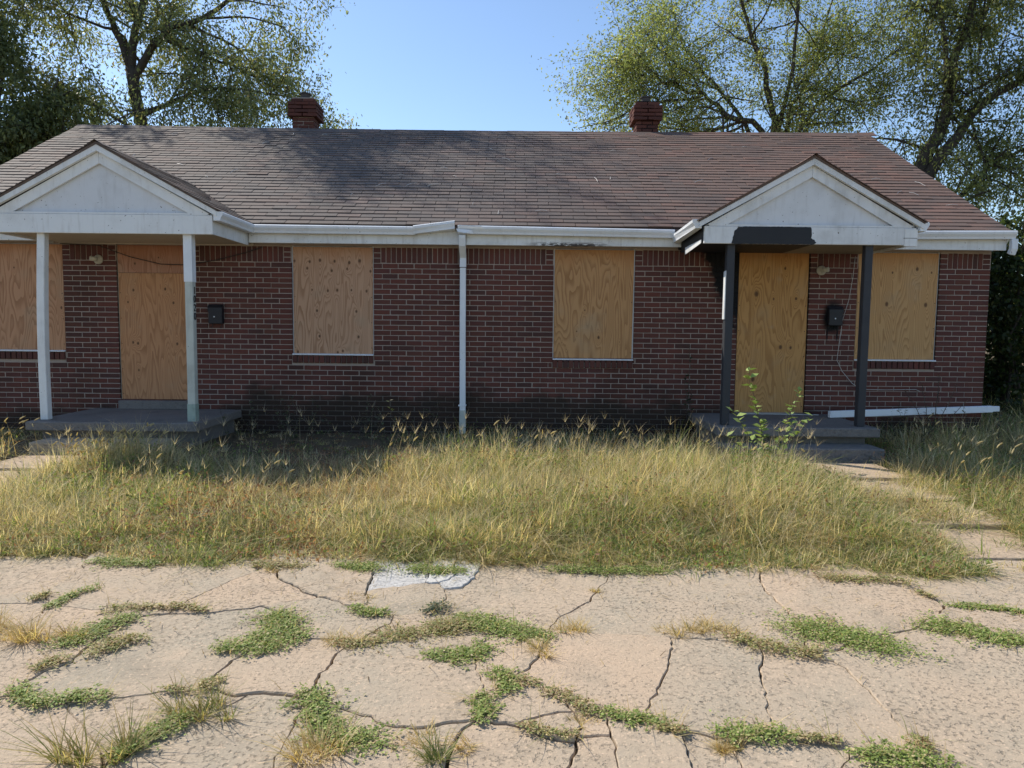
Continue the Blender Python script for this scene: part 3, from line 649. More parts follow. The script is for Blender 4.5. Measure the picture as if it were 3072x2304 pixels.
for i, (kind, a, b, c, d) in enumerate(OPEN):
    fw = .022; mb = MB()
    mb.box(a + .001, a + fw, .03, .105, c, d); mb.box(b - fw, b - .001, .03, .105, c, d); mb.box(a + fw, b - fw, .045, .105, c + .001, c + fw); mb.box(a + fw, b - fw, .045, .105, d - fw, d - .001)
    fr_ = mb.build(kind, M['white'] if kind == 'window' else (M['soffit'] if i == 1 else M['black']), house)
    zt = d - .012; zb = c + (.004 if kind == 'window' else .0); bw = .013
    mb = MB(); cx, cz = (a + b) / 2, (zt + zb) / 2; hw, hh = (b - a) / 2 - bw, (zt - zb) / 2
    tilt = {3: .006, 4: -.004}.get(i, 0); Y0 = .022
    if i == 1:
        mb.box(-hw, hw, 0, .018, -hh, hh - .36)
    else:
        mb.add([(-hw, 0, -hh), (hw - tilt, 0, -hh), (hw - tilt, .018, -hh), (-hw, .018, -hh), (-hw, 0, hh), (hw, 0, hh), (hw, .018, hh), (-hw, .018, hh)], [(0, 3, 2, 1), (4, 5, 6, 7), (0, 1, 5, 4), (1, 2, 6, 5), (2, 3, 7, 6), (3, 0, 4, 7)])
    bd = mb.build('plywood_board', mat_plywood(f'plywood_{i}', KN[i], TONE[i], i * 1.37 + .4, hh), fr_); bd.location = (cx, Y0, cz)
    if i == 1:
        mb = MB(); mb.box(-hw, hw, -.004, .016, -.178, .178); ob = mb.build('plywood_board', mat_plywood('plywood_top', [(-.26, -.06, .012), (.05, .02, .008)], (.43, .22, .14), 7.7, .18), fr_); ob.location = (cx, Y0, zt - .178)
        ob['label'] = 'reddish plywood strip across the top of the doorway'
    mb = MB()
    for zz in np.arange(-hh + .08, hh - .4, .33):
        for sx in (-hw + .02, hw - .02): mb.lathe([(.006, 0), (.006, .002), (.003, .003)], (cx + sx, Y0, cz + zz), (0, -1, 0), 6)
    mb.build('screw_heads', M['black_metal'], fr_)
    if kind == 'window':
        mb = MB(); mb.prism([(-.028, c - .014), (.04, c - .014), (.04, c + .004), (-.002, c + .004), (-.028, c - .004)], 'x', a + .002, b - .002)
        mb.build('sill', M['white_metal'], fr_)
mb = MB(); mb.box(-5.14, -4.18, -.10, .03, .385, .497); mb.build('threshold', M['porch_concrete'], house, bevel=.008)

# ---- main roof
OX0, OX1 = HX0 - .06, HX1 + .06
TH = math.atan(SL); ct, st_ = math.cos(TH), math.sin(TH); SLEN = (RY - EY) / ct
def sag(x, s=None): return -.035 * math.sin(math.pi * (x - OX0) / (OX1 - OX0)) * (1 if s is None else min(1, s / SLEN + .05)) + (.03 if x < -6 else 0) * 0
mb = MB(); nseg = 28; prof = []
for side_ in (0, 1):
    for i in range(nseg):
        xa = OX0 + (OX1 - OX0) * i / nseg; xb = OX0 + (OX1 - OX0) * (i + 1) / nseg
        if side_ == 0:
            q = [(xa, EY, EZ - .016), (xb, EY, EZ - .016), (xb, RY, RZ - .016 + sag(xb)), (xa, RY, RZ - .016 + sag(xa))]
        else:
            yb = HY1 + .3; q = [(xa, RY, RZ - .016 + sag(xa)), (xb, RY, RZ - .016 + sag(xb)), (xb, yb, roof_z(yb)), (xa, yb, roof_z(yb))]
        lo = [(p[0], p[1], p[2] - .022) for p in q]; mb.add(q, [(0, 1, 2, 3)]); mb.add(lo, [(3, 2, 1, 0)])
        mb.add([q[0], q[1], lo[1], lo[0]], [(3, 2, 1, 0)])
        if i == 0: mb.add([q[0], q[3], lo[3], lo[0]], [(0, 1, 2, 3)])
        if i == nseg - 1: mb.add([q[1], q[2], lo[2], lo[1]], [(3, 2, 1, 0)])
roof = mb.build('roof', M['shingle'], house)
# tabs: origin at the butt edge's left corner; x along course, y up the slope, z = normal
TW, TE = .305, .127
TAB_V = [(0, 0, 0), (1, 0, 0), (1, 0, 1), (0, 0, 1), (0, 1, 0), (1, 1, 0)]
TAB_F = [(0, 1, 2, 3), (3, 2, 5, 4), (0, 3, 4), (1, 5, 2)]
tb = MB(); tb.add(TAB_V, TAB_F); tab_me = tb.mesh('shingle'); tab_me.materials.append(M['shingle'])
def slope_mat(org, xdir, up):
    xd = Vector(xdir).normalized(); u = Vector(up).normalized(); n = xd.cross(u); mt = Matrix((xd, u, n)).transposed().to_4x4(); mt.translation = Vector(org); return mt
ncrs = int(SLEN / TE); tabs = []
for j in range(ncrs + 1):
    s = j * TE + .004; x = OX0 - .305 + (j % 2) * .1525 + rnd.uniform(-.012, .012)
    while x < OX1 - .02:
        x0, x1 = max(x, OX0), min(x + TW, OX1)
        if x1 - x0 > .04:
            ln = min(TE + .035, SLEN - s + .01)
            if ln > .03: tabs.append((s, x0, x1 - .005 - rnd.random() * .003, ln))
        x += TW
tabs.sort(key=lambda t: (9.1 + t[0] * ct) ** 2 + (.5 * (t[1] + t[2])) ** 2 + (200 if t[0] < .1 and 0 else 0))
rest = MB(); shown = 0
pch = [(-4.62, 1.36), (3.32, 1.30)]
for (s, x0, x1, ln) in tabs:
    xm = .5 * (x0 + x1); y = EY + s * ct; dz = sag(xm, s) + (float(vnoise(xm, s, 1.1, 3)) - .5) * .014
    s2 = s + rnd.uniform(-.002, .002) + (float(vnoise(xm, s * .3, .6, 8)) - .5) * .022 + .006
    th = .010 + rnd.random() * .006
    if abs(s - 1.9) < .07 and -4.05 < xm < -3.65: th = .022          # a lifted run of tabs
    org = (x0, EY + s2 * ct, EZ + s2 * st_ + dz); mt = slope_mat(org, (1, 0, rnd.uniform(-.003, .003)), (0, ct, st_))
    covered = any(abs(xm - pc) < hwid - (y + .35) * 1.0 for pc, hwid in pch)
    if shown < 300 and not covered:
        o = link('shingle', tab_me, None, roof); o.matrix_world = mt @ Matrix.Diagonal((x1 - x0, ln, th, 1)); shown += 1
    else:
        rest.add([mt @ Vector((v[0] * (x1 - x0), v[1] * ln, v[2] * th)) for v in TAB_V], TAB_F)
tag(rest.build('shingles', M['shingle'], roof), kind='stuff')
x = OX0
cap = MB(); cap.add([(0, -.13, -.13 * SL), (.29, -.13, -.13 * SL), (.29, 0, .012), (0, 0, .012), (0, .13, -.13 * SL), (.29, .13, -.13 * SL), (0, -.13, -.13 * SL - .012), (.29, -.13, -.13 * SL - .012)], [(0, 1, 2, 3), (3, 2, 5, 4), (6, 7, 1, 0)])
cap_me = cap.mesh('ridge_shingle'); cap_me.materials.append(M['shingle'])
while x < OX1 - .1:
    o = link('ridge_shingle', cap_me, None, roof); o.location = (x, RY, RZ + sag(x) + .004 + rnd.random() * .006); o.rotation_euler.y = rnd.uniform(-.01, .01); x += .2825
for xr in (OX0, OX1):                                    # rake boards
    mb = MB(); d = .001 if xr < 0 else -.001
    mb.prism([(EY + .02, EZ - .08), (RY, RZ - .09), (HY1 + .25, roof_z(HY1 + .25) - .09), (HY1 + .25, roof_z(HY1 + .25) - .22), (RY, RZ - .23), (EY + .12, EZ - .19)], 'x', xr - (.0 if xr < 0 else .022), xr + (.022 if xr < 0 else .0)); mb.build('rake_board', M['white'], house)

# ---- eaves: frieze boards, gutters, downspouts
FY = -.20
def frieze(x0, x1, mat='white_worn'):
    mb = MB(); mb.box(x0, x1, FY, FY + .022, 2.540, 2.74); mb.box(x0, x1, FY + .022, -.012, 2.556, 2.57); return mb.build('frieze_board', M[mat], house, bevel=.003)
frieze(HX0 - .05, -5.88); frieze(-3.36, -.60); frieze(-.597, 2.13); frieze(4.50, HX1 + .05)
for a, b in ((-5.878, -3.362), (2.132, 4.498)):
    mb = MB(); mb.box(a, b, -.028, -.012, 2.522, 2.60); mb.build('frieze_board', M['soffit' if a < 0 else 'black'], house)
GP = [(0, .100), (0, 0), (-.070, 0), (-.078, .026), (-.102, .062), (-.106, .088), (-.094, .098), (-.090, .092)]
def gutter(p0, p1, out=(0, -1), mat='white_metal', parent=None, close=(1, 1), name='gutter', twist=0.0):
    """K-profile trough from p0 to p1 (back bottom edge), opening upward"""
    p0, p1 = Vector(p0), Vector(p1); ov = Vector((out[0], out[1], 0)).normalized(); mb = MB(); th = .003; n = len(GP)
    def ring(p, off, roll):
        c_, s_ = math.cos(roll), math.sin(roll); r = []
        for (a, h) in GP:
            r.append(p + ov * (-a * c_ - h * s_) + Vector((0, 0, h * c_ - a * s_)))
        return r
    A, B = ring(p0, 0, 0), ring(p1, 0, twist); Ai = [q + Vector((0, 0, th)) - ov * th for q in A]; Bi = [q + Vector((0, 0, th)) - ov * th for q in B]
    mb.add(A + B, [(i, i + 1, n + i + 1, n + i) for i in range(n - 1)]); mb.add(Ai + Bi, [(n + i, n + i + 1, i + 1, i) for i in range(n - 1)])
    for fl, R_ in ((close[0], A), (close[1], B)):
        if fl: mb.add(R_[:7], [tuple(range(7))])
    return mb.build(name, M[mat], parent or house)
GZ = 2.657; GY = FY - .002
gutter((HX0 - .1, GY, GZ), (-5.96, GY, GZ)); gutter((-3.27, GY, GZ), (-1.24, GY, GZ - .006), close=(0, 0)); 
g = gutter((-1.26, GY - .01, GZ + .004), (-.74, GY - .02, GZ + .052), close=(0, 0), twist=.30); g['label'] = 'bent torn end of the gutter, kicked up'
gutter((-.70, GY, GZ + .015), (2.02, GY, GZ - .012), close=(0, 0)); gutter((4.52, GY, GZ + .0), (HX1 + .11, GY, GZ + .02))
mb = MB(); mb.add([(-.72, GY - .115, GZ + .07), (-.52, GY - .13, GZ + .05), (-.50, GY - .12, GZ + .005), (-.60, GY - .14, GZ + .015), (-.70, GY - .125, GZ + .03)], [(0, 4, 3, 2, 1)]); mb.add([(-.69, GY - .11, GZ + .10), (-.40, GY - .119, GZ + .09), (-.40, GY - .119, GZ + .105), (-.69, GY - .11, GZ + .118)], [(0, 1, 2, 3)])
o = mb.build('gutter_scrap', M['white_metal'], house); sm = o.modifiers.new('t', 'SOLIDIFY'); sm.thickness = .003
def pipe(pts, w, d, name, parent, mat='white_metal', axis_x=True, bevel=.006):
    mb = MB()
    pts = [Vector(p) for p in pts]; n = len(pts); ringv = []
    for i, p in enumerate(pts):
        dd = (pts[min(i + 1, n - 1)] - pts[max(i - 1, 0)]).normalized(); sx = Vector((1, 0, 0)) if axis_x else Vector((0, 0, 1)); sd = dd.cross(sx).normalized(); sx = sd.cross(dd).normalized()
        ringv += [p + sx * a * w / 2 + sd * b * d / 2 for a, b in ((-1, -1), (1, -1), (1, 1), (-1, 1))]
    fs = [(4 * i + k, 4 * i + (k + 1) % 4, 4 * i + 4 + (k + 1) % 4, 4 * i + 4 + k) for i in range(n - 1) for k in range(4)] + [(3, 2, 1, 0), (4 * n - 4, 4 * n - 3, 4 * n - 2, 4 * n - 1)]
    mb.add(ringv, fs); return mb.build(name, M[mat], parent, bevel=bevel)
dsx = -.647
ds = pipe([(dsx, GY - .055, GZ - .002), (dsx, GY - .055, GZ - .03), (dsx, GY - .033, GZ - .10), (dsx, -.232, 2.54), (dsx, -.075, 2.40), (dsx, -.075, 2.265)], .082, .058, 'downspout', house)
pipe([(dsx, -.075, 2.275), (dsx, -.075, 1.4), (dsx + .004, -.072, .40)], .077, .054, 'lower_pipe', ds)
pipe([(dsx + .004, -.072, .42), (dsx + .004, -.072, .10)], .084, .060, 'foot_pipe', ds, 'post_old')
mb = MB(); mb.box(dsx - .05, dsx + .05, -.107, -.002, .47, .486); mb.build('strap', M['white_metal'], ds)
mb = MB(); mb.box(dsx - .041, dsx + .041, -.1055, -.045, 2.262, 2.270); mb.build('seam', M['dark'], ds)
pipe([(6.30, GY - .055, GZ + .02), (6.30, GY - .055, GZ - .10), (6.29, GY - .03, GZ - .17)], .08, .062, 'downspout', house)

# ---- porches
def porch(xc, hw, pk, beam, posts, slabx, black, slab_z):
    yb = -1.25; ex = hw + .07; ez = beam[1] + .045; ang = math.atan2(pk - ez, ex)
    # roof: two pitched decks running back into the main roof
    t = .016; yr = -1.322; yk = 1.35
    for sgn in (-1, 1):
        pass
    mb = MB(); mb.prism([(xc - ex, ez), (xc, pk), (xc + ex, ez), (xc + ex, ez - t), (xc, pk - t - .012), (xc - ex, ez - t)], 'y', yr, yk)
    pr = mb.build('porch_roof', M['shingle'], house)
    rest = MB(); L = math.hypot(pk - ez, ex)
    for sgn in (-1, 1):
        up = Vector((-sgn * ex, 0, pk - ez)).normalized(); xd = Vector((0, 1 if sgn > 0 else -1, 0))
        for j in range(int(L / TE) + 1):
            s = j * TE - .015; y = yr - .02 - rnd.random() * .15
            while y < yk:
                y0, y1 = max(y, yr - .02), min(y + TW, yk); org = Vector((xc + sgn * ex, 0, ez)) + up * s; ln = min(TE + .035, L - s)
                if y1 - y0 > .05 and ln > .03 and org.z + .12 > roof_z((y0 + y1) / 2):
                    org.y = y0 if sgn > 0 else y1; th = .0075 + rnd.random() * .006; mt = slope_mat(org + up.cross(xd) * -.0, xd, up)
                    rest.add([mt @ Vector((v[0] * (y1 - y0 - .005), v[1] * ln, v[2] * th + .001)) for v in TAB_V], TAB_F)
                y += TW
    tag(rest.build('shingles', M['shingle'], pr), kind='stuff')
    x = yr - .02
    while x < yk - .3:
        cp = MB(); dz_ = .12 * (pk - ez) / ex
        cp.add([(xc - .12, x, pk - dz_ + .012), (xc - .12, x + .28, pk - dz_ + .012), (xc, x + .28, pk + .02), (xc, x, pk + .02), (xc + .12, x, pk - dz_ + .012), (xc + .12, x + .28, pk - dz_ + .012)], [(0, 3, 2, 1), (3, 4, 5, 2)]); cp.build('ridge_shingle', M['shingle'], pr); x += .25
    # pediment panel, raking boards, crown strip
    white = 'white' if not black else 'white_aged'
    b0, b1 = beam; mb = MB(); mb.prism([(xc - hw, b1 - .01), (xc + hw, b1 - .01), (xc, pk - .075)], 'y', yb + .022, yb + .04)
    ped = mb.build('pediment', M['shaded_panel'], house)  # greyer than the boards: recess shade put into the panel colour
    slope = (pk - ez) / ex
    for sgn in (-1, 1):
        for (o0, o1, ya, yb2, nm) in ((.055, .18, yb - .016, yb + .010, 'raking_board'), (.0, .075, yb - .062, yb - .018, 'crown_strip')):
            zt = lambda xx, o: pk - .045 - slope * abs(xx) - o
            xe_ = hw + (.045 if nm == 'crown_strip' else .0); mb = MB()
            xcut = lambda o: min(xe_, (pk - .045 - o - (b1 + .002)) / slope)
            a0, a1 = xcut(o0), xcut(o1); pts = [(xc + sgn * .0015, zt(0, o0)), (xc + sgn * a0, zt(a0, o0)), (xc + sgn * a1, zt(a1, o1)), (xc + sgn * .0015, zt(0, o1))]
            if nm == 'crown_strip': pts = [(xc + sgn * .001, pk - .030), (xc + sgn * ex * .995, ez - .017), (xc + sgn * ex * .995, ez - .075), (xc + sgn * .001, pk - .098)]
            if sgn > 0: pts = pts[::-1]
            mb.prism(pts, 'y', ya, yb2); mb.build(nm, M[white], ped)
    mb = MB(); mb.box(xc - hw + .05, xc + hw - .05, yb - .020, yb + .010, b1 - .012, b1 + .008); mb.build('ledge_strip', M[white], ped)
    # beam
    mb = MB(); mb.box(xc - hw, xc + hw, yb - .022, yb + .02, b0, b1 - .014); bm = mb.build('porch_beam', M[white], house, bevel=.004)
    if black:
        pa = [(xc - hw + .30, b0 - .002)] ; zt = b1 - .016
        pts = [(2.44, b0 - .003), (3.36, b0 - .003), (3.39, b0 + .015), (3.375, b0 + .035), (3.37, b0 + .05), (3.345, b0 + .055), (3.333, b0 + .07), (3.335, b0 + .11), (3.332, zt - .01), (3.32, zt), (3.0, zt + .001), (2.6, zt), (2.51, zt - .004), (2.495, zt - .03), (2.47, zt - .045), (2.462, zt - .09), (2.455, zt - .12)]
        pp = []
        for a, b in zip(pts, pts[1:] + pts[:1]):
            n = max(1, int(math.hypot(b[0] - a[0], b[1] - a[1]) / .02)); pp += [(a[0] + (b[0] - a[0]) * i / n + rnd.uniform(-.003, .003), a[1] + (b[1] - a[1]) * i / n + rnd.uniform(-.002, .002)) for i in range(n)]
        mb = MB(); mb.prism(pp, 'y', yb - .0245, yb - .0215); o = mb.build('paint_patch', M['black'], bm); o['label'] = 'black painted patch with ragged edges across the white beam'
        mb = MB(); mb.box(xc + hw - .13, xc + hw + .012, yb - .030, yb + .018, b0 - .012, b1 - .03); mb.build('end_block', M['white'], bm)
        mb = MB(); mb.box(xc + hw - .14, xc + hw + .013, yb - .031, yb + .017, b0 + .075, b0 + .080); mb.build('end_joint', M['dark'], bm)
    # soffit and side fascias
    xs_ = xc - hw + .02
    if black:
        mb = MB(); mb.box(xs_, xc + .15, yb + .022, -.03, b0 + .03, b0 + .045); mb.build('porch_ceiling', M['black'], house)
        mb = MB(); mb.box(xc + .152, xc + hw - .02, yb + .022, -.03, b0 + .03, b0 + .045); mb.build('porch_ceiling', mat_paint('worn_ceiling', (.30, .25, .19), (.12, .10, .08), .7), house)
    else:
        mb = MB(); mb.box(xs_, xc + hw - .02, yb + .022, -.03, b0 + .03, b0 + .045); mb.build('porch_ceiling', M['soffit'], house)
    for sgn in (-1, 1):
        xf = xc + sgn * hw; mb = MB(); mb.box(xf - (.0 if sgn < 0 else .022), xf + (.022 if sgn < 0 else 0), yb + .021, FY + .02, b0 + .004, b1 + .03); mb.build('side_fascia', M['black' if black and sgn < 0 else 'white'], house)
    # posts
    for i, px in enumerate(posts):
        w = .088; yp = yb + .035; mat_ = 'grey_post' if black else ('white' if i == 0 else 'post_old')
        bend = (-.02, .0)[i % 2]
        mb = MB(); segs = 8; ring = []
        for j in range(segs + 1):
            tt = j / segs; zz = slab_z + (b0 + .02 - slab_z) * tt; xx = px + (0 if black else bend * math.sin(math.pi * tt) * (1 if i == 0 else .3)) + (-.045 * (1 - tt) if (not black and i == 0) else 0)
            ring += [(xx - w / 2, yp, zz), (xx + w / 2, yp, zz), (xx + w / 2, yp + w, zz), (xx - w / 2, yp + w, zz)]
        mb.add(ring, [(4 * j + k, 4 * j + (k + 1) % 4, 4 * j + 4 + (k + 1) % 4, 4 * j + 4 + k) for j in range(segs) for k in range(4)] + [(3, 2, 1, 0), (4 * segs, 4 * segs + 1, 4 * segs + 2, 4 * segs + 3)])
        po = mb.build('porch_post', M[mat_], house, bevel=.006)
        if not black and i == 1:
            mb = MB(); mb.box(px - w / 2 - .004, px + w / 2 + .004, yp - .004, yp + w + .004, 1.98, b0 + .015); o = mb.build('post_cladding', M['white_metal'], po)
            x3 = px + w / 2 + .0015
            for q, ch in enumerate('1020'):              # stacked house number on the side of the post
                cu = bpy.data.curves.new('digit', 'FONT'); cu.body = ch; cu.size = .118; cu.extrude = .003; cu.align_x = 'CENTER'
                tmp = bpy.data.objects.new('tmp', cu); col.objects.link(tmp); bpy.context.view_layer.update()
                me = bpy.data.meshes.new_from_object(tmp.evaluated_get(bpy.context.evaluated_depsgraph_get())); bpy.data.objects.remove(tmp); me.materials.clear()
                o = link('house_digit', me, M['black_metal'], po)
                o.rotation_euler = (math.radians(90), 0, math.radians(90)); o.location = (x3 + .003, yp + w / 2, 1.845 - q * .098)
            mb = MB(); mb.box(px - w / 2 - .003, px + w / 2 + .003, yp - .003, yp + w, slab_z, slab_z + .20); mb.build('post_foot', mat_paint('peeling_foot', (.34, .42, .36), (.06, .06, .055), .9, 1.2), po)
        if black and i == 0:
            mb = MB(); mb.add([(px - w / 2 - .012, yp + .01, 1.62), (px - w / 2 - .0005, yp + .01, 1.62), (px - w / 2 - .0005, yp + .01, 2.17), (px - w / 2 - .010, yp + .01, 2.16), (px - w / 2 - .012, yp + .08, 1.62), (px - w / 2 - .0005, yp + .08, 1.62), (px - w / 2 - .0005, yp + .08, 2.17), (px - w / 2 - .010, yp + .08, 2.16)], [(0, 1, 2, 3), (7, 6, 5, 4), (4, 0, 3, 7), (0, 4, 5, 1), (3, 2, 6, 7)]); o = mb.build('white_strip', M['white'], po); o['label'] = 'thin white strip up the side of the post'  # thin white strip along the post's left side
    # slab, base and step
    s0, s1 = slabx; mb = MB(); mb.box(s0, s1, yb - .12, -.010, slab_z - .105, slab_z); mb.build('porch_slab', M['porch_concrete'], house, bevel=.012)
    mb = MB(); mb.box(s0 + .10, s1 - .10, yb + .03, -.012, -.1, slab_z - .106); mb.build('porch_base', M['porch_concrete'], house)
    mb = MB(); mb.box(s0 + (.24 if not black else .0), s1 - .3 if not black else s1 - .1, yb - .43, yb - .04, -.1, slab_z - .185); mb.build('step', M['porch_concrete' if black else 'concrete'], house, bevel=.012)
porch(-4.62, 1.25, 3.50, (2.505, 2.73), (-5.335, -3.68), (-5.50, -3.56), False, .385)
porch(3.32, 1.185, 3.43, (2.465, 2.67), (2.46, 4.02), (2.33, 4.17), True, .405)
# porch side gutters
gutter((-3.345, -1.30, 2.655), (-3.345, -.22, 2.655), (1, 0), close=(1, 0)); gutter((-5.895, -1.30, 2.655), (-5.895, -.22, 2.655), (-1, 0), close=(1, 0))
g = gutter((2.10, -1.28, 2.63), (2.085, -.24, 2.575), (-1, 0), close=(1, 0), twist=.2); g['label'] = 'sagging gutter with its lower half broken off'
gutter((4.53, -1.30, 2.62), (4.53, -.90, 2.62), (1, 0), close=(1, 1))
mb = MB(); mb.add([(2.118, -1.20, 2.475), (2.118, -.45, 2.42), (2.118, -.45, 2.505), (2.118, -1.20, 2.515)], [(3, 2, 1, 0)]); mb.add([(2.124, -1.20, 2.475), (2.124, -.45, 2.42), (2.124, -.45, 2.505), (2.124, -1.20, 2.515)], [(0, 1, 2, 3)]); mb.build('torn_trim', M['white'], house)

# ---- chimneys
def chimney(xc, yc, z0, courses, lab):
    cb = MB(); W0 = .39; H = courses * CH; cb.box(xc - W0 / 2 + .012, xc + W0 / 2 - .012, yc - W0 / 2 + .012, yc + W0 / 2 - .012, z0 - 1.0, z0 + H - .01); ch = cb.build('chimney', M['mortar'], house); ch['label'] = lab
    for k in range(courses):
        grow = .066 if courses - 5 <= k <= courses - 2 else (.018 if k == courses - 1 else 0)
        hw_ = W0 / 2 + grow; z = z0 + k * CH; nb = 2
        for f in range(4):
            L = 2 * hw_ - .0; offs = (0, .5, 1) if k % 2 == 0 else (0, .25, .75, 1)
            for a, b in zip(offs[:-1], offs[1:]):
                o = link('brick', chim_me, None, ch); j = rnd.uniform(-.004, .004); jr = rnd.uniform(-.03, .03)
                o.matrix_world = Matrix.Translation((xc, yc, z)) @ Matrix.Rotation(f * math.pi / 2, 4, 'Z') @ Matrix.Translation((-hw_ + a * L + .004, -hw_ + j, rnd.uniform(-.002, .002))) @ Matrix.Rotation(jr, 4, 'Z') @ Matrix.Diagonal(((b - a) * L - .010, .095 + grow, CH - .010, 1))
    mb = MB(); mb.box(xc - W0 / 2, xc + W0 / 2, yc - W0 / 2, yc + W0 / 2, z0 + H - .012, z0 + H + .012); mb.build('crown', M['mortar'], ch, bevel=.005)
    mb = MB(); mb.lathe([(.085, 0), (.085, .11), (.105, .115), (.105, .135), (.07, .136), (.07, .05)], (xc - .01, yc, z0 + H), (0, 0, 1), 12); mb.build('flue', M['clay'], ch)
chim_me = ub.mesh('chimney_brick'); chim_me.materials.append(M['chimney_brick'])
chimney(-3.83, 4.10, 4.86, 11, 'brick chimney standing in tree shade'); chimney(2.40, 4.10, 4.86, 11, 'sunlit brick chimney with crumbling corbelled top')

# ------------------------------------------------------------------ things fixed to or lying by the house
def wall_lamp(x, z, sgn, label):
    t = tag(empty('wall_lamp', (x, -.002, z)), label, 'lamp', 'wall lamps beside the doors')
    mb = MB(); mb.lathe([(.062, 0), (.062, .008), (.052, .022), (.030, .034), (.026, .050)], (x, -.004, z), (0, -1, 0), 18); mb.build('base_plate', M['cream'], t, smooth=True)
    mb = MB(); ax = (sgn * .75, -.66, .10); mb.lathe([(.026, -.01), (.030, .02), (.030, .075), (.022, .076), (.022, .05)], (x, -.05, z), ax, 14); mb.build('socket', M['cream'], t, smooth=True)
wall_lamp(-5.385, 2.325, -1, 'cream round lamp holder without bulb beside the doorway behind white posts')
wall_lamp(4.00, 2.28, 1, 'cream round lamp holder without bulb beside the doorway behind black posts')
def mailbox(x, z, label):
    t = tag(empty('mailbox', (x, -.05, z)), label, 'mailbox', 'black wall mailboxes')
    mb = MB(); mb.prism([(-.085, z), (-.004, z), (-.004, z + .24), (-.05, z + .235), (-.085, z + .20)], 'x', x - .088, x + .088); mb.build('box', M['black_metal'], t, bevel=.005)
    mb = MB(); mb.prism([(-.092, z + .165), (-.088, z + .165), (-.086, z + .205), (-.052, z + .242), (-.003, z + .249), (-.003, z + .254), (-.055, z + .247), (-.091, z + .207)], 'x', x - .093, x + .093); mb.build('lid', M['black_metal'], t)
    mb = MB(); mb.lathe([(.009, 0), (.009, .006), (.004, .008)], (x - .01, -.085, z + .09), (0, -1, 0), 10); mb.build('lock', M['white_metal'], t)
    for dx in (-.06, .06):
        mb = MB(); mb.tube([(x + dx, -.02, z + .004), (x + dx, -.02, z - .04), (x + dx, -.05, z - .055), (x + dx, -.075, z - .04)], .004, 5); mb.build('paper_hook', M['black_metal'], t)
mailbox(-3.855, 1.51, 'black metal mailbox on brick wall beside the white post'); mailbox(4.185, 1.57, 'black mailbox on brick wall amid black overspray between doorway and window')
mb = MB()
pts = [(-5.85, -.05, 2.52), (-5.35, -.06, 2.50), (-4.95, -.04, 2.36), (-4.55, -.05, 2.27), (-4.2, -.045, 2.265), (-3.85, -.03, 2.33), (-3.5, -.03, 2.42), (-3.25, -.03, 2.50)]
mb.tube([Vector(p) for p in pts], .006, 5); tag(mb.build('cable', M['cable'], smooth=True), 'dark loose cable sagging across the top of the boarded doorway', 'cable')
mb = MB(); mb.tube([(4.43, -.012, 2.47), (4.41, -.015, 2.2), (4.37, -.015, 1.9), (4.30, -.02, 1.65), (4.27, -.02, 1.35), (4.25, -.02, 1.12), (4.32, -.02, .98), (4.46, -.02, .82), (4.58, -.02, .74), (4.9, -.02, .735), (5.3, -.02, .745), (5.36, -.02, .72)], .0035, 4)
tag(mb.build('cable', M['white_cable'], smooth=True), 'thin white cable dangling down brick wall past the mailbox', 'cable')
fd = tag(empty('fallen_downspout', (5.1, -.3, .42)), 'length of white downspout lying across the porch edge along the wall', 'downspout')
pipe([(4.00, -.42, .452), (6.24, -.13, .51)], .085, .062, 'pipe', fd, axis_x=False)
pipe([(6.22, -.132, .51), (6.34, -.117, .512)], .070, .045, 'crimped_end', fd, axis_x=False)
mb = MB(); mb.tube([(2.95, -.12, .411), (3.4, -.10, .411), (3.98, -.16, .413)], .006, 5); tag(mb.build('metal_strip', M['white_cable']), 'thin pale strip of trim lying on porch slab below the boarded doorway', 'trim strip')

# ------------------------------------------------------------------ vegetation
def unit(v): return v / (np.linalg.norm(v, axis=-1, keepdims=True) + 1e-9)
def leaf_quads(c, axis, nrm, L, Wd, colr, fold=.0):
    """rhombic leaves: c (N,3) stalk end, axis direction, nrm approx normal"""
    N = len(c); axis = unit(axis); side_ = unit(np.cross(axis, nrm)); n2 = np.cross(side_, axis)
    L = np.broadcast_to(L, (N,))[:, None]; Wd = np.broadcast_to(Wd, (N,))[:, None]
    v = np.stack([c, c + axis * L * .45 + side_ * Wd * .5 + n2 * fold * L, c + axis * L, c + axis * L * .45 - side_ * Wd * .5 + n2 * fold * L], 1).reshape(-1, 3)
    f = np.arange(N * 4, dtype=np.int32).reshape(-1, 4); return v, f, np.repeat(colr, 4, 0)
def rand_dir(n, rg): return unit(rg.normal(size=(n, 3)))
def pal(n, rg, cols, w, jit=.25):
    cols = np.array(cols); i = rg.choice(len(cols), n, p=np.array(w) / sum(w)); return cols[i] * (1 + rg.uniform(-jit, jit, (n, 1)))
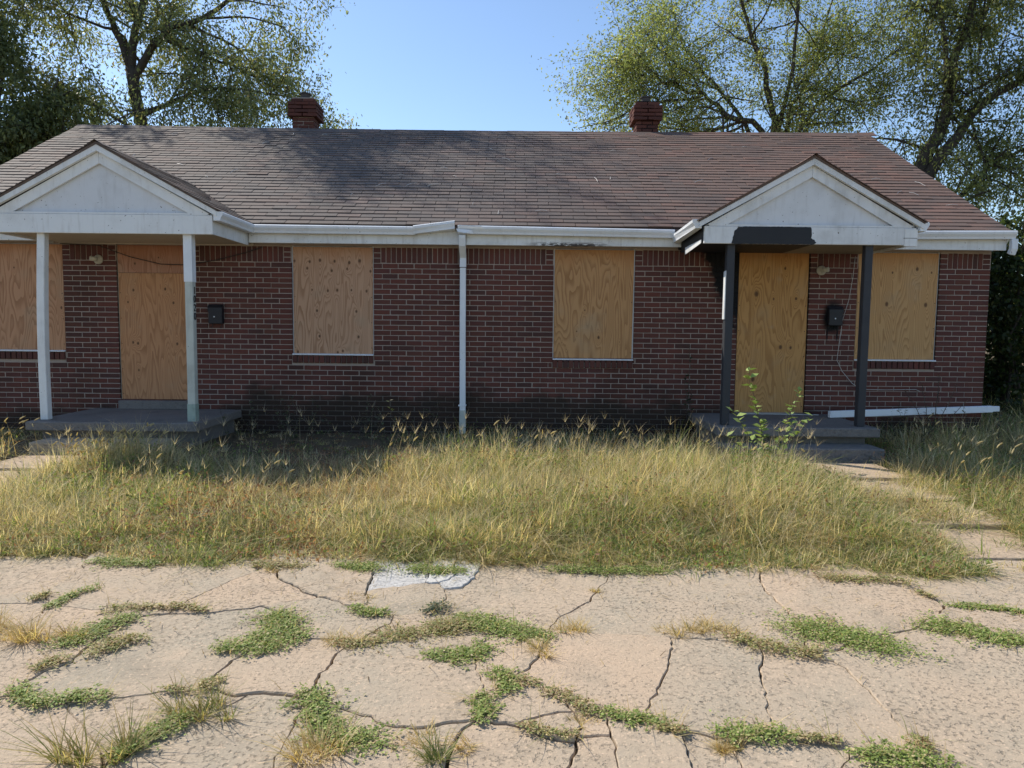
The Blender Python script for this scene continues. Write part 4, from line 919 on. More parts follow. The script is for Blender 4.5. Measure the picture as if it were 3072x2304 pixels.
class Tree:
    def __init__(s, seed, thin=1.0): s.thin = thin; s.rg = np.random.default_rng(seed); s.mb = MB(); s.tw = []; s.big = MB()
    def limb(s, pts, r0, r1, sub=3):
        """smooth a limb polyline and add it"""
        P = np.array(pts, float); q = []
        for i in range(len(P) - 1):
            p0, p1, p2, p3 = P[max(i - 1, 0)], P[i], P[i + 1], P[min(i + 2, len(P) - 1)]
            for t in np.arange(sub) / sub: q.append(.5 * ((2 * p1) + (-p0 + p2) * t + (2 * p0 - 5 * p1 + 4 * p2 - p3) * t * t + (-p0 + 3 * p1 - 3 * p2 + p3) * t ** 3))
        q.append(P[-1]); q = np.array(q); q[1:-1] += s.rg.normal(0, .03, (len(q) - 2, 3)); rad = np.linspace(r0, r1, len(q)) * s.thin; s.big.tube([tuple(p) for p in q], list(rad), 8); return q, rad
    def branch(s, p, d, L, r, droop, n=5):
        pts = [np.array(p)]; d = np.array(d)
        for i in range(n):
            d = unit(d + s.rg.normal(0, .16, 3) + np.array([0, 0, droop])); pts.append(pts[-1] + d * L / n)
        return np.array(pts), np.linspace(r, r * .35, n + 1)
    def fill(s, limbs, n1, L1, n2, L2, n3, L3, up=.25, droop=-.05, t0=.2, spread=1.0):
        for q, rad in limbs:
            for k in range(n1):
                t = s.rg.uniform(t0, 1); i = min(int(t * (len(q) - 1)), len(q) - 2); tan = unit(q[i + 1] - q[i])
                d = unit(tan * .55 + rand_dir(1, s.rg)[0] * spread + np.array([0, 0, up])); L = s.rg.uniform(*L1) * (1.15 - .4 * t)
                b, br = s.branch(q[i], d, L, min(rad[i] * .6, .012 + L * .013), droop); s.mb.tube([tuple(p) for p in b], list(br), 5, False)
                for m_ in range(n2):
                    u = s.rg.uniform(.15, 1); j = min(int(u * (len(b) - 1)), len(b) - 2); tn = unit(b[j + 1] - b[j])
                    d2 = unit(tn * .6 + rand_dir(1, s.rg)[0] * .9 + np.array([0, 0, up * .3])); L_ = s.rg.uniform(*L2)
                    c, cr = s.branch(b[j] + (b[j + 1] - b[j]) * s.rg.random(), d2, L_, br[j] * .55, droop, 4); s.mb.tube([tuple(p) for p in c], list(cr), 3, False)
                    s.tw.append((c[0], c[-1]))
                    for w in range(n3):
                        v = s.rg.uniform(.1, 1); kk = min(int(v * 4), 3); e, er = s.branch(c[kk], unit(unit(c[kk + 1] - c[kk]) * .5 + rand_dir(1, s.rg)[0]), s.rg.uniform(*L3), .004, droop * 2, 2)
                        s.mb.tube([tuple(p) for p in e], list(er), 3, False); s.tw.append((e[0], e[-1]))
    def leaves(s, per, L, W_, cols, w, hang=.5, spread=.08):
        T = np.array(s.tw); n = len(T); A = np.repeat(T[:, 0], per, 0); B = np.repeat(T[:, 1], per, 0); N = len(A); t = s.rg.uniform(.1, 1.08, (N, 1))
        c = A + (B - A) * t + s.rg.normal(0, spread, (N, 3)); ax = unit(unit(B - A) * .4 + rand_dir(N, s.rg) * .8 + np.array([0, 0, -hang])); nr = unit(rand_dir(N, s.rg) + np.array([0, 0, .6]))
        sz = s.rg.uniform(.7, 1.25, N); return leaf_quads(c, ax, nr, L * sz, W_ * sz, pal(N, s.rg, cols, w), .06)
    def build(s, name, base, label, group, leafdata):
        t = tag(empty(name, base), label, 'tree', group)
        s.big.build('trunk', M['bark'], t, smooth=True); s.mb.build('branches', M['bark'], t, smooth=True)
        v, f, c = leafdata; me = np_mesh('crown', v, f, c); o = link('crown', me, M['leaf'], t); return t

G1 = [(.25, .29, .125), (.20, .24, .11), (.31, .33, .15), (.15, .185, .09), (.33, .28, .14)]
# tree on the left, behind the roof: forked trunk, long limb to the right
t1 = Tree(21, .8); y = 9.0
tr, trr = t1.limb([(-9.2, y, -.2), (-9.25, y, 3), (-9.39, y, 6.4), (-9.57, y, 7.85)], .24, .17)
L = [t1.limb([(-9.57, y, 7.8), (-10.05, y + .2, 8.85), (-10.46, y + .5, 9.6), (-11.0, y + .8, 11.4), (-11.2, y + .6, 13.0)], .12, .03),
     t1.limb([(-9.57, y, 7.75), (-9.38, y - .1, 8.7), (-9.02, y - .3, 9.5), (-8.8, y - .5, 11.2), (-8.9, y - .7, 13.2)], .14, .03),
     t1.limb([(-9.5, y, 7.55), (-8.89, y - .2, 8.29), (-8.35, y - .3, 8.69), (-7.23, y - .4, 9.06), (-6.4, y - .6, 9.7), (-5.6, y - .4, 10.6)], .13, .025),
     t1.limb([(-9.42, y, 6.7), (-8.6, y - .2, 6.9), (-7.89, y - .3, 7.18), (-7.2, y - .4, 7.27), (-6.4, y - .3, 7.2), (-5.4, y - .2, 7.1)], .085, .02),
     t1.limb([(-8.6, y - .2, 8.45), (-7.84, y - .1, 8.2), (-7.1, y + .1, 7.95), (-6.3, y + .2, 7.6), (-5.3, y + .1, 7.2)], .06, .015),
     t1.limb([(-10.05, y + .2, 8.85), (-11.0, y, 9.1), (-12.0, y - .2, 9.4)], .05, .015),
     t1.limb([(-9.3, y, 5.6), (-8.4, y + .2, 6.0), (-7.4, y + .4, 6.1), (-6.2, y + .4, 6.2)], .06, .015),
     t1.limb([(-9.4, y, 6.3), (-10.3, y - .3, 6.8), (-11.4, y - .4, 7.3)], .06, .015)]
L.append(t1.limb([(-8.8, y - .5, 11.0), (-7.8, y - 1.0, 12.0), (-6.8, y - 1.4, 12.6)], .07, .02)); L.append(t1.limb([(-9.0, y - .3, 10.0), (-9.2, y - 1.3, 11.6), (-9.6, y - 2.0, 12.8)], .07, .02))
t1.fill(L, 15, (1.0, 2.5), 5, (.5, 1.1), 4, (.2, .45), up=.05, droop=-.07)
t1.build('shade_tree', (-9.2, y, 0), 'tall airy tree with a forked trunk, behind the chimney in shade', 'trees behind the house', t1.leaves(20, .098, .042, G1, [5, 4, 3, 3, 1], .7, .17))
# dense dark tree at the far left
t2 = Tree(33); L = []
t2.limb([(-13.0, 8.2, -.2), (-12.9, 8.2, 3.0), (-12.8, 8.1, 6)], .26, .16)
for dx, dy, dz, x0 in [(-1.6, -.5, 9.5, 0), (.3, -.8, 10.8, 0), (1.0, -.4, 8.2, 0), (2.1, -.3, 7.2, 0), (-.6, .6, 12.5, 0), (1.6, .5, 6.3, 0), (-1.2, 0, 7.2, 0), (1.0, -.8, 12, 0), (2.6, -.5, 6.0, 0)]:
    L.append(t2.limb([(-12.9, 8.2, 3.0 + .2 * abs(dx)), (-12.8 + dx * .4, 8.2 + dy * .5, 3.0 + (dz - 3.0) * .5), (-12.8 + dx, 8.2 + dy, dz)], .09, .02))
t2.fill(L, 13, (.7, 1.5), 5, (.4, .9), 4, (.2, .4), up=.1, droop=-.05)
t2.build('dark_tree', (-13.0, 8.2, 0), 'dense dark green tree beyond the far end of the roof, fuller than its neighbour', 'trees behind the house', t2.leaves(17, .125, .055, [(.17, .20, .09), (.13, .165, .08), (.22, .25, .10)], [4, 4, 2], .6, .14))
# multi-stemmed tree on the right
t3 = Tree(45, .72); y = 10.0; L = []
t3.limb([(6.9, y, -.2), (6.85, y, 2.5), (6.8, y, 5.0)], .30, .24)
L += [t3.limb([(6.8, y, 4.6), (6.85, y, 6.69), (6.67, y - .1, 7.54), (6.41, y - .2, 8.39), (6.04, y - .3, 9.06), (5.7, y - .4, 10.2), (5.5, y - .4, 11.8)], .15, .03),
      t3.limb([(6.78, y, 5.0), (6.41, y - .3, 6.69), (5.64, y - .5, 6.91), (5.16, y - .6, 7.25), (4.75, y - .7, 7.41), (4.22, y - .7, 7.58), (3.5, y - .8, 7.8), (2.6, y - .8, 7.9)], .12, .02),
      t3.limb([(6.8, y, 5.2), (7.19, y + .2, 6.69), (7.5, y + .3, 7.55), (7.99, y + .5, 8.41), (8.25, y + .6, 9.3), (8.6, y + .7, 10.8)], .11, .025),
      t3.limb([(6.8, y, 5.0), (7.53, y - .2, 6.82), (8.07, y - .3, 7.56), (9.2, y - .5, 8.25), (10.0, y - .6, 8.9)], .09, .02),
      t3.limb([(6.7, y, 5.6), (7.0, y - .3, 7.2), (7.1, y - .5, 8.8), (7.2, y - .5, 10.4), (7.0, y - .5, 12)], .10, .02),
      t3.limb([(6.7, y, 5.5), (6.2, y + .4, 7.0), (5.4, y + .7, 8.2), (4.6, y + .8, 9.2), (4.2, y + .8, 10.4)], .10, .02),
      t3.limb([(5.9, y - .4, 6.8), (5.3, y - .2, 6.6), (4.4, y, 6.7), (3.3, y + .1, 6.9), (2.0, y, 6.9)], .05, .012),
      t3.limb([(5.5, y + .6, 8.0), (4.6, y + .4, 8.3), (3.8, y + .2, 8.9), (3.3, y, 9.3)], .05, .012),
      t3.limb([(4.75, y - .7, 7.41), (3.6, y - .9, 7.2), (2.6, y - 1.0, 6.8), (1.6, y - 1.0, 6.5)], .05, .012), t3.limb([(4.2, y - .7, 7.6), (3.2, y - .5, 8.2), (2.3, y - .3, 8.4)], .04, .012), t3.limb([(7.5, y, 8.0), (8.6, y + .5, 9.0), (9.8, y + .8, 9.8)], .05, .012),
      t3.limb([(8.07, y - .3, 7.56), (8.7, y - .6, 7.3), (9.6, y - .8, 7.5)], .05, .012)]
t3.fill(L, 16, (.9, 2.2), 5, (.45, 1.0), 4, (.2, .4), up=.12, droop=-.04)
t3.build('multi_stemmed_tree', (6.9, y, 0), 'broad light green tree with many slender fanning limbs, behind the sunlit chimney', 'trees behind the house', t3.leaves(14, .076, .039, [(.28, .33, .115), (.23, .28, .10), (.35, .39, .15), (.17, .215, .09), (.36, .31, .15)], [5, 4, 3, 2, 1], .35, .19))
# thick-limbed tree at the right edge
t4 = Tree(57, .9); y = 8.0; L = []
L += [t4.limb([(9.5, y, -.2), (9.45, y, 2.5), (9.64, y, 5.32), (10.15, y, 6.4), (10.25, y, 7.38), (10.71, y, 9.24), (10.9, y - .2, 11.5)], .26, .06),
      t4.limb([(9.47, y, 3.8), (9.8, y - .1, 5.22), (10.43, y - .2, 6.1), (10.91, y - .2, 6.82), (11.98, y - .3, 7.49), (13.2, y - .4, 8.6)], .19, .05),
      t4.limb([(9.47, y, 2.8), (10.1, y + .2, 3.9), (10.72, y + .3, 4.61), (11.52, y + .3, 5.5), (12.6, y + .3, 6.1)], .10, .03),
      t4.limb([(10.2, y, 7.0), (9.9, y - .3, 8.2), (9.4, y - .5, 9.4), (9.0, y - .5, 10.6)], .08, .02),
      t4.limb([(10.45, y, 8.4), (11.2, y + .2, 9.2), (12.0, y + .3, 10.4)], .07, .02)]
t4.fill(L, 22, (.9, 2.3), 5, (.4, .9), 4, (.2, .45), up=.0, droop=-.1, t0=.42)
t4.build('thick_limbed_tree', (9.5, y, 0), 'tree with thick dark leaning limbs growing beyond the bare end of the roof', 'trees behind the house', t4.leaves(14, .092, .042, [(.20, .235, .085), (.155, .19, .075), (.255, .275, .105), (.11, .14, .06)], [4, 4, 2, 3], .6, .17))

# shrubs to the right of the house: stems and leaf clumps
def shrub(name, base, rx, ry, h, n, label, cols, w, seed, L=.09, W_=.05):
    rg = np.random.default_rng(seed); t = tag(empty(name, base), label, 'shrub', 'shrubs beside the house'); mb = MB(); b = np.array(base); tips = []
    for i in range(14):
        a = rg.uniform(0, 2 * math.pi); r = rg.uniform(.2, .95); e = b + np.array([rx * r * math.cos(a), ry * r * math.sin(a), h * rg.uniform(.45, 1)]); m_ = (b + e) / 2 + rg.normal(0, .15, 3) + np.array([0, 0, .1 * h]); s0 = b + np.array([rg.uniform(-.3, .3), rg.uniform(-.3, .3), -.1])
        mb.tube([tuple(s0), tuple(m_), tuple(e)], [.03, .02, .006], 5, False); tips += [m_, e, (m_ + e) / 2, (s0 + m_) / 2 + rg.normal(0, .2, 3)]
    mb.build('stems', M['bark'], t, smooth=True)
    ctr = []
    for i in range(130):
        a = rg.uniform(0, 2 * math.pi); zz = rg.uniform(.04, 1); r = math.sqrt(rg.random()) * (1 - .45 * zz ** 3); ctr.append(b + np.array([rx * r * math.cos(a), ry * r * math.sin(a), h * zz]))
    ctr = np.array(ctr + tips); k = rg.integers(0, len(ctr), n); c = ctr[k] + rg.normal(0, .17, (n, 3)) * np.array([1, 1, .8]); c[:, 2] = np.maximum(c[:, 2], .03)
    ax = unit(rand_dir(n, rg) + np.array([0, 0, -.2])); sz = rg.uniform(.7, 1.3, n); v, f, cc = leaf_quads(c, ax, unit(rand_dir(n, rg) + np.array([0, 0, .5])), L * sz, W_ * sz, pal(n, rg, cols, w), .05)
    link('foliage', np_mesh('foliage', v, f, cc), M['leaf'], t)
DK = [(.05, .075, .024), (.036, .056, .020), (.085, .10, .034), (.13, .13, .05)]
shrub('shrub', (8.05, 2.2, 0), .95, 1.1, 3.3, 12000, 'tall dark shrub pressed against the corner of the house', DK, [4, 5, 2, .5], 71)
shrub('shrub', (9.9, 3.6, 0), 1.5, 1.4, 3.0, 12000, 'dark rounded shrub behind the shrub at the house corner', DK, [4, 5, 2, .3], 72)
shrub('shrub', (8.9, 6.2, 0), 1.8, 1.5, 4.3, 14000, 'tall loose shrub under the thick limbed tree', DK, [4, 4, 3, .6], 73)
shrub('shrub', (12.8, 6.0, 0), 2.0, 1.7, 4.2, 12000, 'wide dark shrub farthest out past the house end', DK, [4, 4, 2, .3], 74)

# ---- lawn grass
def blades(x, y, z, h, wd, az, lean, curl, colr, segs=3):
    """curved tapering blades; returns verts, quads/tris as quads with repeated tip"""
    N = len(x); dx, dy = np.cos(az), np.sin(az); sx, sy = -dy, dx; V = []
    for j in range(segs + 1):
        t = j / segs; out = h * (lean * t + curl * t * t); up_ = h * (t - .35 * curl * t * t); w = wd * (1 - t) ** .6 * .5 if j < segs else 0 * wd
        cx, cy, cz = x + dx * out, y + dy * out, z + up_
        if j < segs: V += [np.stack([cx - sx * w, cy - sy * w, cz], 1), np.stack([cx + sx * w, cy + sy * w, cz], 1)]
        else: V += [np.stack([cx, cy, cz], 1)]
    V = np.stack(V, 1); k = 2 * segs + 1; base = (np.arange(N) * k)[:, None]
    F = [base + np.array([[2 * j, 2 * j + 1, 2 * j + 3, 2 * j + 2]]) for j in range(segs - 1)]
    quad = np.concatenate(F, 0); tip = base + np.array([[2 * segs - 2, 2 * segs - 1, 2 * segs]])
    tri = np.concatenate([quad[:, [0, 1, 2]], quad[:, [0, 2, 3]], tip], 0); return V.reshape(-1, 3), tri, np.repeat(colr, k, 0)
rg = np.random.default_rng(91)
def edge_y(x): return -4.95 - .15 * (vnoise(x, 0 * x, 1.3, 2) - .5) * 2 - .10 * sstep(x, .5, 2.6) + .16 * (vnoise(x, 0 * x, 5, 4) - .5)
def hmap(x, y):
    h = .15 + .05 * vnoise(x, y, 1.1, 1)
    right = sstep(x + .35 * (y + 2), -1.7, -.4) * (1 - .85 * sstep(x, 2.2, 3.0))
    h = h + right * (.10 * sstep(y, -4.7, -3.8) + .05 * vnoise(x, y, .8, 6))
    h = h + .10 * sstep(x, -5.2, -4.4) * (1 - sstep(x, -3.6, -2.9)) * sstep(y, -3.6, -2.6)
    h = h + .08 * sstep(x, 4.2, 5.0)
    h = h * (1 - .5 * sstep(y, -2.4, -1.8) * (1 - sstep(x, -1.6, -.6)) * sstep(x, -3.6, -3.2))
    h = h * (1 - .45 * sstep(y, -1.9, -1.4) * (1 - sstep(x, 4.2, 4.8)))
    h = h * (.55 + .45 * sstep(y - edge_y(x), 0, .5)) * (.42 + .62 * vnoise(x, y, 1.9, 9) + .62 * vnoise(x, y, 4.6, 19))
    return h
def keep_mask(x, y, r):
    m_ = y > edge_y(x) + .10 * (r - .5)
    for xc in (-4.75, 3.42):
        d = np.abs(x - xc) + .25 * (vnoise(x, y, 2.2, 5) - .5); cov = .95 * sstep(d, .30, .54) + .03 + .5 * (vnoise(x, y, 1.4, 11) > .72)
        m_ &= ~((d < .55) & (r > cov))
    m_ &= ~((x > -5.55) & (x < -3.5) & (y > -1.42)); m_ &= ~((x > 2.28) & (x < 4.22) & (y > -1.42)); m_ &= ~((x > -5.55) & (x < -3.95) & (y > -1.80)); m_ &= ~((x > 2.28) & (x < 4.1) & (y > -1.80))
    dark = np.maximum(sstep(y, -1.95, -1.7), sstep(y, -2.95, -2.75) * sstep(x, -3.7, -3.4) * (1 - sstep(x, -1.5, -1.2))) * (1 - sstep(x, 4.0, 4.4)); m_ &= _perm[(np.abs(x) * 977).astype(int) % 256, (np.abs(y) * 1153).astype(int) % 256] > .62 * dark   # sparse growth, thinned over the house's shadow to deepen the shade there
    m_ &= (y < -.03) | (x > 6.25); return m_
GC = np.array([[.72, .585, .33], [.86, .76, .51], [.27, .345, .105], [.15, .215, .07], [.42, .25, .155], [.47, .43, .19]])   # straw, pale, green, dark green, red-brown, olive
def weights(x, y):
    gr = .9 * sstep(vnoise(x, y, 1.3, 12), .45, .75) + 1.1 * (1 - sstep(y - edge_y(x), .05, .6)) * sstep(vnoise(x, y, 1.6, 14), .30, .55) + .15
    rd = sstep(vnoise(x, y, .9, 15), .6, .9) * .7 + 1.6 * sstep(x, -3.0, -2.3) * (1 - sstep(x, -1.3, -.7)) * sstep(y, -4.1, -3.4) + .5 * sstep(x, 3.8, 4.6)
    w = np.stack([1.7 + 0 * gr, 1.0 + 0 * gr, .55 + 1.7 * gr, .30 + .9 * gr, .12 + rd, .8 + .6 * gr], -1); return w / w.sum(-1, keepdims=True)
def pick(w): return (w.cumsum(-1) < rg.random((len(w), 1))).sum(-1).clip(0, 5)
def clumps(nc, per, x0, x1, y0, y1, hs, wd, rad=(.03, .11), segs=3, leanr=(.05, 1.3), dense=True):
    cx = rg.uniform(x0, x1, nc); cy = rg.uniform(y0, y1, nc); k = keep_mask(cx, cy, rg.random(nc)); cx, cy = cx[k], cy[k]; nc = len(cx)
    ch = hmap(cx, cy) * hs * rg.uniform(.55, 1.3, nc); ck = pick(weights(cx, cy)); cr = rg.uniform(*rad, nc); lx = rg.normal(0, .16, nc); ly = rg.normal(-.03, .16, nc)
    i = np.repeat(np.arange(nc), per); n = len(i); a = rg.uniform(0, 6.283, n); r_ = cr[i] * np.sqrt(rg.random(n)); x = cx[i] + np.cos(a) * r_; y = cy[i] + np.sin(a) * r_
    h = ch[i] * rg.uniform(.35, 1.15, n); az = a + rg.normal(0, 1.5, n); lean = rg.uniform(*leanr, n) ** 1.3; vx = np.cos(az) * lean + lx[i]; vy = np.sin(az) * lean + ly[i]
    own = rg.random(n) < .80; kd = np.where(own, ck[i], pick(weights(x, y))); c = GC[kd] * rg.uniform(.55, 1.3, (n, 1)) * rg.uniform(.7, 1.15, nc)[i][:, None]
    return blades(x, y, lawn_z(x, y) - .012, h, wd * rg.uniform(.6, 1.5, n), np.arctan2(vy, vx), np.hypot(vx, vy), np.where(rg.random(n) < .35, rg.uniform(1.0, 2.3, n), rg.uniform(-.2, .8, n)), c, segs)
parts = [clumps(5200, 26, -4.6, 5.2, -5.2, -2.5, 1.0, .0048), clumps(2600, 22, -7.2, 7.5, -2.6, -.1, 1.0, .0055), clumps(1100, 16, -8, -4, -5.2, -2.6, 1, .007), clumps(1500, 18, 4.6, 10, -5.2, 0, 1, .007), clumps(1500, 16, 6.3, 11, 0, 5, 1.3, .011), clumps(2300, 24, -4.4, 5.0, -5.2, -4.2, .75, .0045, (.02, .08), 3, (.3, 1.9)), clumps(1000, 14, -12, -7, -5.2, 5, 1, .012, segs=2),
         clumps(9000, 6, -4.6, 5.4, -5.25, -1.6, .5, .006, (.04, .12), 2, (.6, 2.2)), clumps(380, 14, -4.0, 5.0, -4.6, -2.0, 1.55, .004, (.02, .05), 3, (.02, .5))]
def forbs(nc, per, x0, x1, y0, y1):
    cx = rg.uniform(x0, x1, nc); cy = rg.uniform(y0, y1, nc); k = keep_mask(cx, cy, rg.random(nc)) & (vnoise(cx, cy, 1.3, 12) + .25 * rg.random(nc) > .55); cx, cy = cx[k], cy[k]; nc = len(cx); i = np.repeat(np.arange(nc), per); n = len(i)
    x = cx[i] + rg.normal(0, .05, n); y = cy[i] + rg.normal(0, .05, n); z = lawn_z(x, y) + rg.random(n) * (hmap(cx, cy) * .85)[i]; red = (rg.random(nc) < .25 + .5 * sstep(cx, -3.2, -2.4) * (1 - sstep(cx, -1.2, -.6)))[i]
    c = np.where(red[:, None], np.array([.30, .17, .10]), np.array([.21, .27, .08])) * rg.uniform(.55, 1.3, (n, 1)); sz = rg.uniform(.6, 1.4, n)
    v, f, cc = leaf_quads(np.stack([x, y, z], 1), unit(rand_dir(n, rg) + np.array([0, 0, .3])), unit(rand_dir(n, rg) + np.array([0, 0, .8])), .030 * sz, .012 * sz, c, .05); return v, np.concatenate([f[:, [0, 1, 2]], f[:, [0, 2, 3]]], 0), cc
def stems(n, x0, x1, y0, y1, hs, wd=.0046):
    x = rg.uniform(x0, x1, n); y = rg.uniform(y0, y1, n); k = keep_mask(x, y, rg.random(n)); x, y = x[k], y[k]; n = len(x); c = np.array([[.80, .70, .46], [.70, .58, .34], [.62, .52, .34]])[rg.integers(0, 3, n)] * rg.uniform(.75, 1.1, (n, 1))
    return blades(x, y, lawn_z(x, y) - .01, hmap(x, y) * hs * rg.uniform(.6, 1.35, n), wd * rg.uniform(.7, 1.3, n), rg.uniform(0, 6.283, n), rg.uniform(0, 1.3, n) ** 1.3, np.where(rg.random(n) < .3, rg.uniform(.8, 1.8, n), rg.uniform(-.4, .5, n)), c, 3)
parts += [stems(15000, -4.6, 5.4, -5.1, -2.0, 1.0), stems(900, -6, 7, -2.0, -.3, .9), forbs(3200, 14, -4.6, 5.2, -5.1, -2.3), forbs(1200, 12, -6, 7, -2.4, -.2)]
V = []; F = []; C = []; off = 0
for v, f, c in parts: V.append(v); F.append(f + off); C.append(c); off += len(v)
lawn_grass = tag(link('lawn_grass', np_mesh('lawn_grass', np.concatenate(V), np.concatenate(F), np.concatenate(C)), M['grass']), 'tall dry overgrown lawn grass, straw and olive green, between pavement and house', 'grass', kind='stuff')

# ---- seed stalks rising out of the lawn: foxtail heads and fingered crabgrass heads
V = []; F = []; C = []; off = 0
def addm(vfc):
    global off
    v, f, c = vfc; V.append(v); F.append(f + off); C.append(c); off += len(v)
def stalks(n, x0, x1, y0, y1, h0, h1, kind):
    x = rg.uniform(x0, x1, n); y = rg.uniform(y0, y1, n); k = keep_mask(x, y, rg.random(n)); x, y = x[k], y[k]; n = len(x); h = rg.uniform(h0, h1, n); az = rg.normal(-.1, .9, n); lean = rg.uniform(.1, .55, n); z = lawn_z(x, y)
    tone = np.array([.44, .34, .16]) * rg.uniform(.7, 1.2, (n, 1)) if kind == 'fox' else np.array([.48, .40, .28]) * rg.uniform(.6, 1.2, (n, 1)); curl = rg.uniform(.05, .35, n)
    addm(blades(x, y, z, h, np.full(n, .0045), az, lean, curl, tone, 3)); tip = np.stack([x + np.cos(az) * h * (lean + curl), y + np.sin(az) * h * (lean + curl), z + h * (1 - .35 * curl)], 1); d = unit(np.stack([np.cos(az) * (lean + 2 * curl), np.sin(az) * (lean + 2 * curl), 1 - .7 * curl], 1))
    if kind == 'fox':
        L_ = rg.uniform(.035, .07, n); R_ = rg.uniform(.005, .0075, n); a = unit(np.cross(d, np.array([.3, .2, 1.0]))); b = np.cross(d, a); droop = np.stack([d[:, 0], d[:, 1], -np.abs(d[:, 2]) * .2], 1)
        rings = []
        for t, rr in ((-.1, .35), (.2, 1.0), (.65, .95), (1.0, .2)):
            c_ = tip + d * (L_ * t)[:, None] + droop * (L_ * t * t * .45)[:, None]
            for q in range(5): rings.append(c_ + (a * math.cos(q * 1.2566) + b * math.sin(q * 1.2566)) * (R_ * rr)[:, None])
        vv_ = np.stack(rings, 1).reshape(-1, 3); base = (np.arange(n) * 20)[:, None]; fs = []
        for r_ in range(3):
            for q in range(5):
                q2 = (q + 1) % 5; fs += [base + np.array([[r_ * 5 + q, r_ * 5 + q2, r_ * 5 + 5 + q2]]), base + np.array([[r_ * 5 + q, r_ * 5 + 5 + q2, r_ * 5 + 5 + q]])]
        addm((vv_, np.concatenate(fs, 0), np.repeat(np.array([.58, .50, .30]) * rg.uniform(.75, 1.2, (n, 1)), 20, 0)))
    else:
        for q in range(6):
            a2 = az + q * 1.047 + rg.normal(0, .3, n); addm(blades(tip[:, 0], tip[:, 1], tip[:, 2] - .004, rg.uniform(.05, .12, n), np.full(n, .0032), a2, rg.uniform(.25, 1.1, n), rg.uniform(-.1, .3, n), tone * 1.3, 2))
stalks(70, -5.6, -4.9, -2.5, -1.5, .28, .46, 'fox'); stalks(230, -4.9, -3.7, -3.0, -1.95, .24, .42, 'fox'); stalks(60, -3.7, .5, -4.4, -2.6, .2, .36, 'fox'); stalks(35, -1.5, 3, -3.2, -2.0, .30, .46, 'fox'); stalks(90, 3.2, 5.4, -3.4, -1.5, .30, .55, 'fox'); stalks(70, 4, 7, -4.4, -1.0, .3, .5, 'fox')
stalks(110, -1.3, 2.6, -3.0, -1.8, .30, .5, 'finger'); stalks(70, -3.4, -1.2, -3.0, -1.2, .3, .5, 'finger'); stalks(70, 2.4, 4.6, -2.8, -1.6, .35, .52, 'finger'); stalks(60, -4.6, -3.2, -2.9, -2.0, .3, .45, 'finger'); stalks(160, -3.6, 3.0, -4.7, -3.0, .2, .36, 'finger')
tag(link('seed_stalks', np_mesh('seed_stalks', np.concatenate(V), np.concatenate(F), np.concatenate(C)), M['grass']), 'thin stalks with foxtail and fingered seed heads standing above the lawn', 'grass', kind='stuff')

# ---- broad-leaved weeds
def leafy_plant(name, base, stems, label, cat, group, cols, L, W_, step, seed, spread=.25, wood=.006):
    rg2 = np.random.default_rng(seed); t = tag(empty(name, base), label, cat, group); mb = MB(); cs = []; axs = []; b = np.array(base, float)
    for (dx, dy, h) in stems:
        n = max(4, int(h / .06)); tt = np.linspace(0, 1, n); P = b + np.stack([dx * tt ** 1.2, dy * tt ** 1.2, h * tt - .01], 1) + rg2.normal(0, .008, (n, 3)); P[0] = b + np.array([dx * .03, dy * .03, -.03]); mb.tube([tuple(p) for p in P], list(np.linspace(wood, wood * .35, n)), 5, False)
        for s_ in np.arange(.12, 1.02, step / h):
            i = min(int(s_ * (n - 1)), n - 2); p = P[i] + (P[i + 1] - P[i]) * rg2.random(); a = rg2.uniform(0, 6.28); cs.append(p); axs.append((math.cos(a), math.sin(a), rg2.uniform(.0, .8)))
    mb.build('stem', M['bark'], t, smooth=True); cs = np.array(cs); axs = np.array(axs); N = len(cs); sz = rg2.uniform(.6, 1.25, N)
    v, f, c = leaf_quads(cs, axs, unit(rand_dir(N, rg2) * .5 + np.array([0, 0, 1])), L * sz, W_ * sz, pal(N, rg2, cols, [1] * len(cols)), .08); link('leaves', np_mesh('leaves', v, f, c), M['weed'], t)
GR = [(.14, .20, .05), (.10, .16, .045), (.19, .24, .07)]
leafy_plant('sapling', (2.62, -2.15, .08), [(-.22, .02, 1.04), (.30, -.05, .84), (-.10, .0, .55), (.48, .05, .56), (-.40, -.05, .62), (-.46, 0, .35), (.2, -.1, .5)], 'bright green leafy sapling in the grass before the porch with black posts', 'sapling', None, [(.27, .36, .10), (.20, .29, .085), (.34, .42, .14)], .085, .055, .022, 5, wood=.005)
leafy_plant('dark_vine', (2.28, -.22, .05), [(.0, .05, 1.25), (-.06, .03, .9), (.05, .05, .7)], 'thin dark leafy vine climbing brick wall beside the black post', 'vine', None, [(.05, .07, .03), (.04, .05, .025)], .05, .035, .035, 6)
leafy_plant('dead_weed', (5.35, -.35, .08), [(-.2, 0, .85), (.1, .05, .9), (.3, 0, .8), (.0, -.1, .7), (-.35, .05, .7), (.4, -.05, .6)], 'dry brown dead weed standing in front of the wall under the window', 'weed', None, [(.22, .14, .08), (.16, .10, .06)], .04, .012, .03, 8)
wr = random.Random(5)
for i in range(26):
    x_ = wr.uniform(-3.4, -.9) if i < 17 else wr.uniform(4.4, 7.0); y_ = wr.uniform(-1.6, -.35); h = wr.uniform(.28, .62)
    leafy_plant('weed', (x_, y_, float(lawn_z(x_, y_))), [(wr.uniform(-.12, .12), wr.uniform(-.1, .1), h), (wr.uniform(-.2, .2), wr.uniform(-.1, .1), h * .8), (wr.uniform(-.2, .2), wr.uniform(-.1, .1), h * .6)], 'spindly grey green weed standing in the shade along the wall', 'weed', 'weeds along the shaded wall', [(.10, .12, .06), (.07, .09, .05), (.14, .13, .08)], .045, .018, .022, 100 + i, wood=.003)

